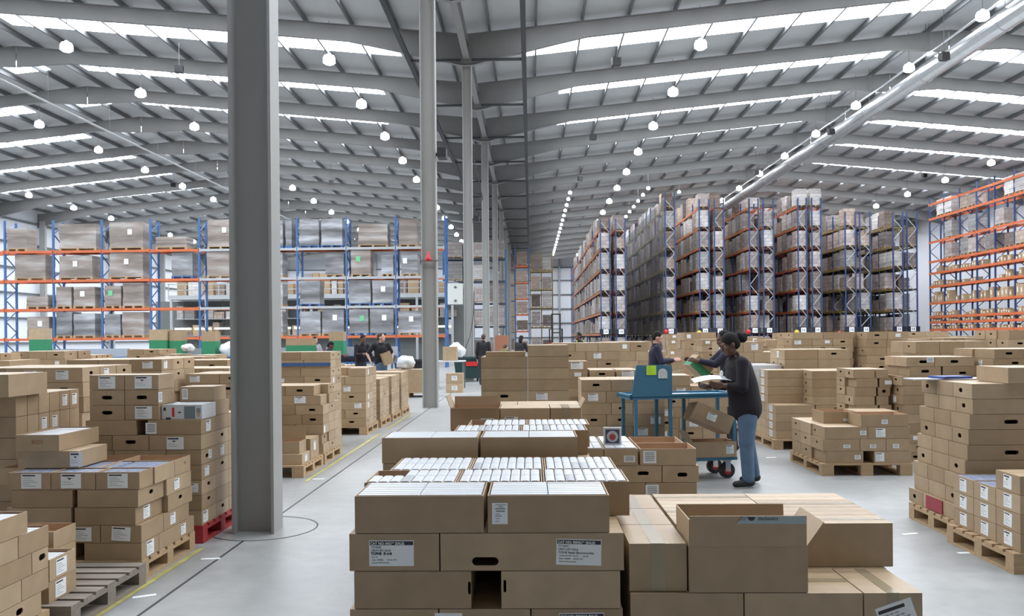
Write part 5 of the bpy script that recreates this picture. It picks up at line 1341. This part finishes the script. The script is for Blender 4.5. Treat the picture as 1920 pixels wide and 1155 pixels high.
SHOE = mat('shoe_black', (.015, .014, .015), .6); HRB = mat('hair_black', (.006, .005, .005), .95, noise=.3, nscale=40, stretch=(1, 1, 4), bump=.4); HRN = mat('hair_brown', (.05, .03, .02), .7, bump=.3)

# the woman picking beside the blue trolley (faces left, near side is her left)
W = (2.27, 9.1, 0)
J = dict(pel=(.07, .03, .94), chest=(-.0, .03, 1.24), neck=(-.055, .02, 1.415), head=(-.112, .0, 1.545), hdir=(-.9, -.12, -.34), hup=(-.33, 0, .93),
         shL=(-.005, -.13, 1.345), elL=(-.02, -.185, 1.085), wrL=(-.205, -.12, 1.105), hdL=(-.85, .22, .05), hnL=(-.1, -.75, -.5), curlL=.35,
         shR=(-.045, .19, 1.34), elR=(-.11, .25, 1.08), wrR=(-.28, .17, 1.075), hdR=(-.9, -.2, .08), hnR=(0, .7, -.6), curlR=.35,
         hipL=(.075, -.055, .88), knL=(.045, -.075, .48), anL=(.06, -.085, .095), toeL=(-.10, -.11, .04),
         hipR=(.085, .12, .88), knR=(.115, .16, .49), anR=(.195, .2, .1), toeR=(.05, .2, .04))
wm = person('person with tied back dark hair, dark sweater and jeans, reading papers beside the blue trolley', W, J, (-1, 0, 0), (SKD, PLUM, JEAN, SHOE, HRB), .0045, .72, 'bun', True, True, None, True)
b = MB(); b.ell((-.215, -.075, 1.225), (.02, .006, .04), WHITE, (V(.8, -.6, .1).normalized(), V(.6, .8, 0), V(0, 0, 1)), 14, 8); b.build('badge', wm, smooth=True)
b = MB()
vs = []
for i in range(9):
    u = i / 8; x = -.52 + .40 * u; z = 1.112 + .028 * math.sin(PI * u) + .02 * u
    vs += [(x, -.12, z), (x + .02, .17, z + .03)]
b.raw(vs, [(2 * i, 2 * i + 2, 2 * i + 3, 2 * i + 1) for i in range(8)], CASEW); b.raw([(x, y, z + .004) for x, y, z in vs], [(2 * i, 2 * i + 1, 2 * i + 3, 2 * i + 2) for i in range(8)], CASEW)
tag(b.build('paper_sheets', None, (W[0] + .005, W[1] - .0, .018)), 'curved white papers held by the person at the blue trolley', 'papers')

def folk(label, x, y, deg, arms, C, h=1.7, hair='short', sleeves=.95, lean=.05, hyaw=0., hpitch=.15, legs=True, z=0., vox=.012, fem=False):
    J, f = stand(deg, arms, h, lean, hyaw, hpitch); return person(label, (x, y, z), J, f, C, vox, sleeves, hair, legs, False, None, fem)
folk('person in dark navy sweatshirt with short black hair looking down at an opened box', 2.28, 15.4, 0, 'hold', (SKL, NAVY, DKT, SHOE, HRB), 1.70, hpitch=.45)
folk('person in dark sleeves reaching out with green printed box, mostly hidden behind the trolley person', 2.86, 12.0, 180, 'reach', (SKD, NAVY, DKT, SHOE, HRB), 1.69, hpitch=.3, lean=.12)
folk('person in black T-shirt and jeans with close cropped hair, hand on hip, looking right', -3.86, 21.3, -60, 'hip', (SKL, BLK, JEAN, SHOE, HRN), 1.76, sleeves=.3, hyaw=.95, hpitch=.05)
folk('person in dark plum top standing left of the black T-shirt person, head bowed', -4.85, 23.6, -50, 'hold', (SKD, PLUM, DKT, SHOE, HRB), 1.72, hpitch=.5, lean=.2)
folk('person bending low over a bench, dark hair, left of the group', -5.75, 22.9, 20, 'reach', (SKD, NAVY, DKT, SHOE, HRB), 1.56, hpitch=.6, lean=.35)
folk('person in black seen from behind, walking beside the dark green bin', -1.63, 28.6, 85, 'down', (SKL, BLK, DKT, SHOE, HRN), 1.72, hpitch=.1)
folk('person in black jacket with long dark hair leaning right near the far rack tower', -.42, 30, 60, 'hold', (SKL, BLK, DKT, SHOE, HRB), 1.68, hair='long', lean=.25, hpitch=.3)
folk('person in olive jacket bending down beside the person in black', -1.1, 30.2, 60, 'reach', (SKL, mat('cloth_olive', (.10, .11, .035), .9), DKT, SHOE, HRN), 1.45, lean=.7, hpitch=.7)
hv = folk('person in dark top with yellow hi-vis vest standing in the central field', 1.48, 25, 200, 'hold', (SKD, BLK, DKT, SHOE, HRB), 1.74, hpitch=.1)
b = MB()
for s in (-.1, .1): b.limb((s * .9 - .0, -.1, 1.15), (s, -.06, 1.5), .03, .03, mat('hi_vis', (.5, .62, .03), .6), (1, .5))
b.build('hi_vis_vest', hv)
folk('person with light top at the far packing bench on the left', -7.2, 27.5, -40, 'hold', (SKL, mat('cloth_grey', (.3, .3, .32), .9), DKT, SHOE, HRB), 1.68, hpitch=.4)

# things in people's hands
def openbox(x, y, z, wx, wy, h, label, tilt=(0, 0, 0), green=False, group=None):
    t = carton(x - wx / 2, x + wx / 2, y - wy / 2, y + wy / 2, z, z + h, label, group, [('open', h * .85)])
    t.rotation_euler = tilt
    if green:
        b = MB(); e = .002; hx, hy = wx / 2, wy / 2; gf = .62
        for q in (((-hx, -hy - e), (hx, -hy - e)), ((hx + e, -hy), (hx + e, hy)), ((-hx - e, hy), (-hx - e, -hy))):
            b.face([(*q[0], .01), (*q[1], .01), (*q[1], h * .62), (*q[0], h * .62)], GREENP)
        b.build('green_print', t)
    return t
openbox(2.66, 15.3, 1.02, .26, .2, .14, 'opened box held by the person in navy sweatshirt', (0, -.15, .3))
openbox(2.33, 11.95, 1.12, .3, .24, .2, 'green printed box tipped in the reaching hand behind the trolley', (0, .75, .2), True)
openbox(-3.64, 21.2, .98, .24, .3, .32, 'brown box under the arm of the black T-shirt person', (0, -.35, .4))

# ---------------------------------------------------------------- picking trolley
TX, TY, TA = 1.66, 9.68, R(12)
t = thing('picking_trolley', 'blue two deck picking trolley with upright end panel', 'trolley', (TX, TY, 0), TA)
XA, XB, DY = -.62, .66, .24
b = MB(); b.box(XA, XB, -DY, DY, .945, .965, TROL)
for q in ((XA, XB, -DY, -DY + .03), (XA, XB, DY - .03, DY), (XA, XA + .03, -DY, DY), (XB - .03, XB, -DY, DY)): b.box(*q, .93, .985, TROL)
b.build('upper_deck', t)
b = MB(); b.box(XA, XB, -DY, DY, .215, .25, TROL); b.build('lower_deck', t)
for x, y in ((XA + .07, -DY + .02), (-.14, -DY + .02), (XB - .03, -DY + .02), (XA + .07, DY - .02), (-.14, DY - .02), (.2, DY - .02), (XB - .03, DY - .02)):
    b = MB(); b.box(x - .018, x + .018, y - .018, y + .018, .25, 1.30 if x == -.14 and y < 0 else .93, TROL); b.build('leg', t)
b = MB(); b.raw([(-.60, -.24, .985), (-.16, -.24, .985), (-.16, -.25, 1.315), (-.545, -.25, 1.315), (-.60, -.225, .985), (-.16, -.225, .985), (-.16, -.235, 1.315), (-.545, -.235, 1.315)], [(0, 1, 2, 3), (7, 6, 5, 4), (3, 2, 6, 7), (0, 3, 7, 4), (1, 5, 6, 2)], TROL); b.build('end_panel', t)
for x, y in ((.56, -.17), (.56, .17), (-.5, -.17), (-.5, .17)):
    b = MB(); b.tube([(x, y - .025, .09), (x, y + .025, .09)], .09, BLACK, 20); wh = b.build('wheel', t)
    b = MB(); b.tube([(x, y - .028, .09), (x, y + .028, .09)], .045, REDM, 16); b.build('hub', wh)
    b = MB()
    for s in (-1, 1): b.box(x - .03, x + .03, y + s * .036 - .004, y + s * .036 + .004, .08, .2, GALV)
    b.box(x - .04, x + .04, y - .04, y + .04, .195, .215, GALV); b.build('caster_fork', wh)
TM = Matrix.Translation((TX, TY, 0)) @ Matrix.Rotation(TA, 4, 'Z')
def ontrolley(b, name, label, cat, x, y, z):
    o = tag(b.build(name), label, cat); o.matrix_world = TM @ Matrix.Translation((x, y, z)); return o
b = MB(); b.face([(0, 0, 0), (.115, 0, 0), (.115, .003, .105), (0, .003, .105)], NOTE)
for i in range(4): b.face([(.015, -.001, .08 - i * .02), (.06 + .02 * (i % 2), -.001, .08 - i * .02), (.06 + .02 * (i % 2), -.001, .083 - i * .02), (.015, -.001, .083 - i * .02)], mat('note_pen', (.25, .4, .05), .7))
ontrolley(b, 'sticky_note', 'bright lime note stuck on the blue trolley panel', 'note', -.43, -.2535, 1.205)
b = MB(); n = 16; b.face([(.062 + .055 * math.cos(PI * i / n), 0, .055 + .055 * math.sin(PI * i / n)) for i in range(n + 1)] + [(.007, 0, 0), (.117, 0, 0)], mat('paper_worn', (.55, .58, .55), .6, noise=.3, nscale=25))
ontrolley(b, 'paper_notice', 'worn round topped paper stuck on blue trolley panel beside lime note', 'paper', -.30, -.253, 1.165)
b = MB(); b.box(-.13, .13, -.09, .09, 0, .006, CASEW); ontrolley(b, 'paper_sheet', 'white sheet lying on the upper deck of the blue trolley', 'paper', .05, .0, .967)
# boxes on the lower deck
c1 = carton(1.80, 2.32, 9.52, 9.84, .252, .43, 'open box lying on lower deck of the blue trolley', 'boxes on the trolley', [('open', .13), lab(.85, .5, .09, .1), ('flap', 'L', .14, .5)], rz=.15)
c2 = openbox(2.0, 9.62, .60, .46, .34, .2, 'tilted open box thrown on top of the trolley load', (-.12, .42, .1), False, 'boxes on the trolley')
put_label(c2, 'F', .45, .5, .11, .085, 's', faces(.46, .34, .2))

# ---------------------------------------------------------------- packing area in the distance
def bench(x, y, wd, label):
    t = thing('packing_bench', label, 'bench', (x, y, 0), 0, 'packing benches'); b = MB(); b.box(-wd / 2, wd / 2, -.4, .4, .88, .93, BLUEL); b.build('bench_top', t)
    for sx in (-1, 1):
        for sy in (-1, 1):
            b = MB(); b.box(sx * (wd / 2 - .06) - .03, sx * (wd / 2 - .06) + .03, sy * .34 - .03, sy * .34 + .03, 0, .88, BLUEL); b.build('leg', t)
    b = MB(); b.box(-wd / 2, wd / 2, .3, .34, .93, 1.38, GALVP); b.build('back_rail', t)
    b = MB(); b.box(-wd / 2, wd / 2, -.3, .29, 1.1, 1.12, BLUEL); b.build('shelf', t)
for x, y, wd, nm in ((-14.3, 26, 3.0, 'leftmost'), (-10.3, 24.5, 3.4, 'second from left'), (-7.45, 24.5, 2.1, 'third from left'), (-5.2, 25.2, 2.2, 'beside the bending person')):
    bench(x, y, wd, f'blue packing bench, {nm}, in front of the left rack')
for x0, x1, yt, yb, y, gl in ((62, 92, 616, 646, 26, 'leftmost behind the far left stacks'), (286, 319, 618, 656, 24.4, 'left one of the large pair'), (323, 346, 620, 656, 24.5, 'right one of the large pair'), (383, 409, 622, 652, 24.6, 'beside the grey sack left of the grey column'), (540, 590, 635, 658, 24.6, 'long one right of the grey column'), (620, 647, 622, 653, 25.1, 'tall single one left of the bowed person')):
    a, c = at(x0, yt, y), at(x1, yb, y)
    openbox((a.x + c.x) / 2, y - .02, 1.122, c.x - a.x, .4, a.z - 1.122, f'tall green and brown printed carton, {gl}', (0, 0, 0), True, 'green printed cartons on the benches')
def blob(name, label, cat, x, y, z, rx, ry, rz, m):
    from mathutils import noise as mn
    b = MB(); b.ell((0, 0, 0), (1, 1, 1), m, None, 28, 18); o = Vector((x * 3.1, y * 1.7, 2.3)); vs = []
    for p in b.v:
        p = Vector(p); k = 1 + .28 * mn.noise(p * 1.3 + o) + .13 * mn.noise(p * 3.4 + o) + .06 * mn.noise(p * 8 + o); q = p * k
        vs.append((q.x * rx, q.y * ry, max(0., (q.z * .95 + .75) * rz * 1.1)))
    b.v = vs
    return tag(b.build(name, None, (x, y, z), smooth=True), label, cat)
SACK = mat('sack_white', (.6, .62, .63), .5, bump=.4)
blob('plastic_sack', 'white sack bulging on bench left of the grey column', 'sack', -8.93, 24.5, 1.122, .26, .2, .24, SACK)
blob('plastic_sack', 'grey polythene bundle lying on boxes left of grey column', 'sack', -7.9, 19.0, 1.38, .14, .12, .09, FILM)
blob('plastic_sack', 'white rubbish sack beside the black T-shirt person', 'sack', -3.5, 23.2, .768, .26, .2, .2, SACK)
blob('plastic_sack', 'white wrapped bundle right of the second grey column', 'sack', -2.75, 30.9, .902, .3, .25, .28, SACK)
blob('plastic_sack', 'yellowish sack behind the far left boxes', 'sack', -15.71, 26, 1.122, .1, .1, .16, YEL)
def bin_(x, y, wx, m, label, red=False):
    t = thing('wheeled_bin', label, 'bin', (x, y, 0)); b = MB(); w0 = wx / 2
    b.raw([(-w0 * .85, -.35, .12), (w0 * .85, -.35, .12), (w0 * .85, .35, .12), (-w0 * .85, .35, .12), (-w0, -.42, .85), (w0, -.42, .85), (w0, .42, .85), (-w0, .42, .85)], [(0, 3, 2, 1), (0, 1, 5, 4), (1, 2, 6, 5), (2, 3, 7, 6), (3, 0, 4, 7)], m); b.build('tub', t)
    b = MB()
    for q in ((-w0 - .03, w0 + .03, -.46, -.40), (-w0 - .03, w0 + .03, .40, .46), (-w0 - .03, -w0 + .03, -.46, .46), (w0 - .03, w0 + .03, -.46, .46)): b.box(*q, .83, .9, m)
    b.build('rim', t)
    for sx in (-1, 1):
        for sy in (-1, 1):
            b = MB(); b.tube([(sx * w0 * .7 - .02, sy * .28, .06), (sx * w0 * .7 + .02, sy * .28, .06)], .06, BLACK, 10); b.build('wheel', t)
    if red: b = MB(); b.box(-.05, w0 * .75, -.44, -.425, .58, .74, REDM); b.build('red_plate', t)
    b = MB(); b.box(-w0 * .9, w0 * .9, -.38, .38, .8, .82, CASEW); b.build('liner', t)
bin_(-2.34, 31.0, 1.0, DKGREEN, 'dark green wheeled bin with red plate right of second grey column', True)
bin_(-4.0, 28.0, 1.1, BLACK, 'black wheeled bin between the black T-shirt person and the second column')
for i, (x, y, z, wx, h, l) in enumerate(((-4.15, 23.0, 0, 1.0, .55, 'large low carton behind pallets left of second grey column'),)): pass
pallet(-4.1, -2.75, 22.8, 23.7, 'pallet with a large carton beyond the last aisle stacks')
carton(-4.0, -2.85, 22.85, 23.6, PZ0, PZ0 + .62, 'large plain carton on pallet left of the second grey column', None, [])
for i in range(2): carton(-2.52, -2.02, 24.6, 25.0, .002 + i * .29, .285 + i * .29, f'{"lower" if i == 0 else "upper"} labelled carton at foot of second grey column', 'cartons at the column foot', [lab(.5, .5, .16, .13, 'b')])
t = thing('small_table', 'white topped table with a box on it behind the second column', 'table', (-2.55, 26.6, 0)); b = MB(); b.box(-.5, .45, -.35, .35, .86, .9, CASEW); b.build('table_top', t)
for sx in (-.45, .4):
    for sy in (-.3, .3):
        b = MB(); b.box(sx - .02, sx + .02, sy - .02, sy + .02, 0, .86, GREYD); b.build('leg', t)
carton(-2.8, -2.36, 26.4, 26.85, .902, 1.34, 'upright brown box on white topped table behind second column', None, [])
# wider packing area props near the far columns
for x, y, wx, h, m, nm, lab_ in ((-1.15, 33, .55, 1.72, mat('crate_terracotta', (.33, .13, .07), .6), 'stacked_crate', 'terracotta coloured crate stack behind the person in black'), (-1.75, 33.5, .35, 1.3, REDM, 'red_tub', 'red tub beside the third grey column'), (-.8, 31.8, .8, 1.0, SACK, 'white_bale', 'white bale behind the bending olive person')):
    b = MB()
    for k in range(3): b.box(-wx / 2 + .01 * k, wx / 2 - .01 * k, -.25, .25, h / 3 * k, h / 3 * (k + 1) - .02, m)
    tag(b.build(nm, None, (x, y, 0)), lab_, nm.split('_')[1])

# round coloured markers on the rack ends
for px, py, m, l in ((1249, 622, REDM, 'red round marker ball at end of the netted rack'), (1311, 624, YEL, 'yellow round marker ball at end of the fourth tall rack row'), (1403, 622, REDM, 'red round marker ball at end of the sixth tall rack row'), (1494, 623, YEL, 'yellow round marker ball at end of the eighth tall rack row'), (1574, 625, REDM, 'red round marker ball left of the tenth tall rack row')):
    p = at(px, py, 69.75); t = thing('marker_ball', l, 'marker', p, 0, 'marker balls on the rack ends')
    b = MB(); b.ell((0, 0, 0), (.2, .2, .2), m); b.build('ball', t, smooth=True)
    b = MB(); b.box(.1, .32, .05, .1 if px == 1574 else .095, -.03, .03, GREYD); b.build('bracket', t)
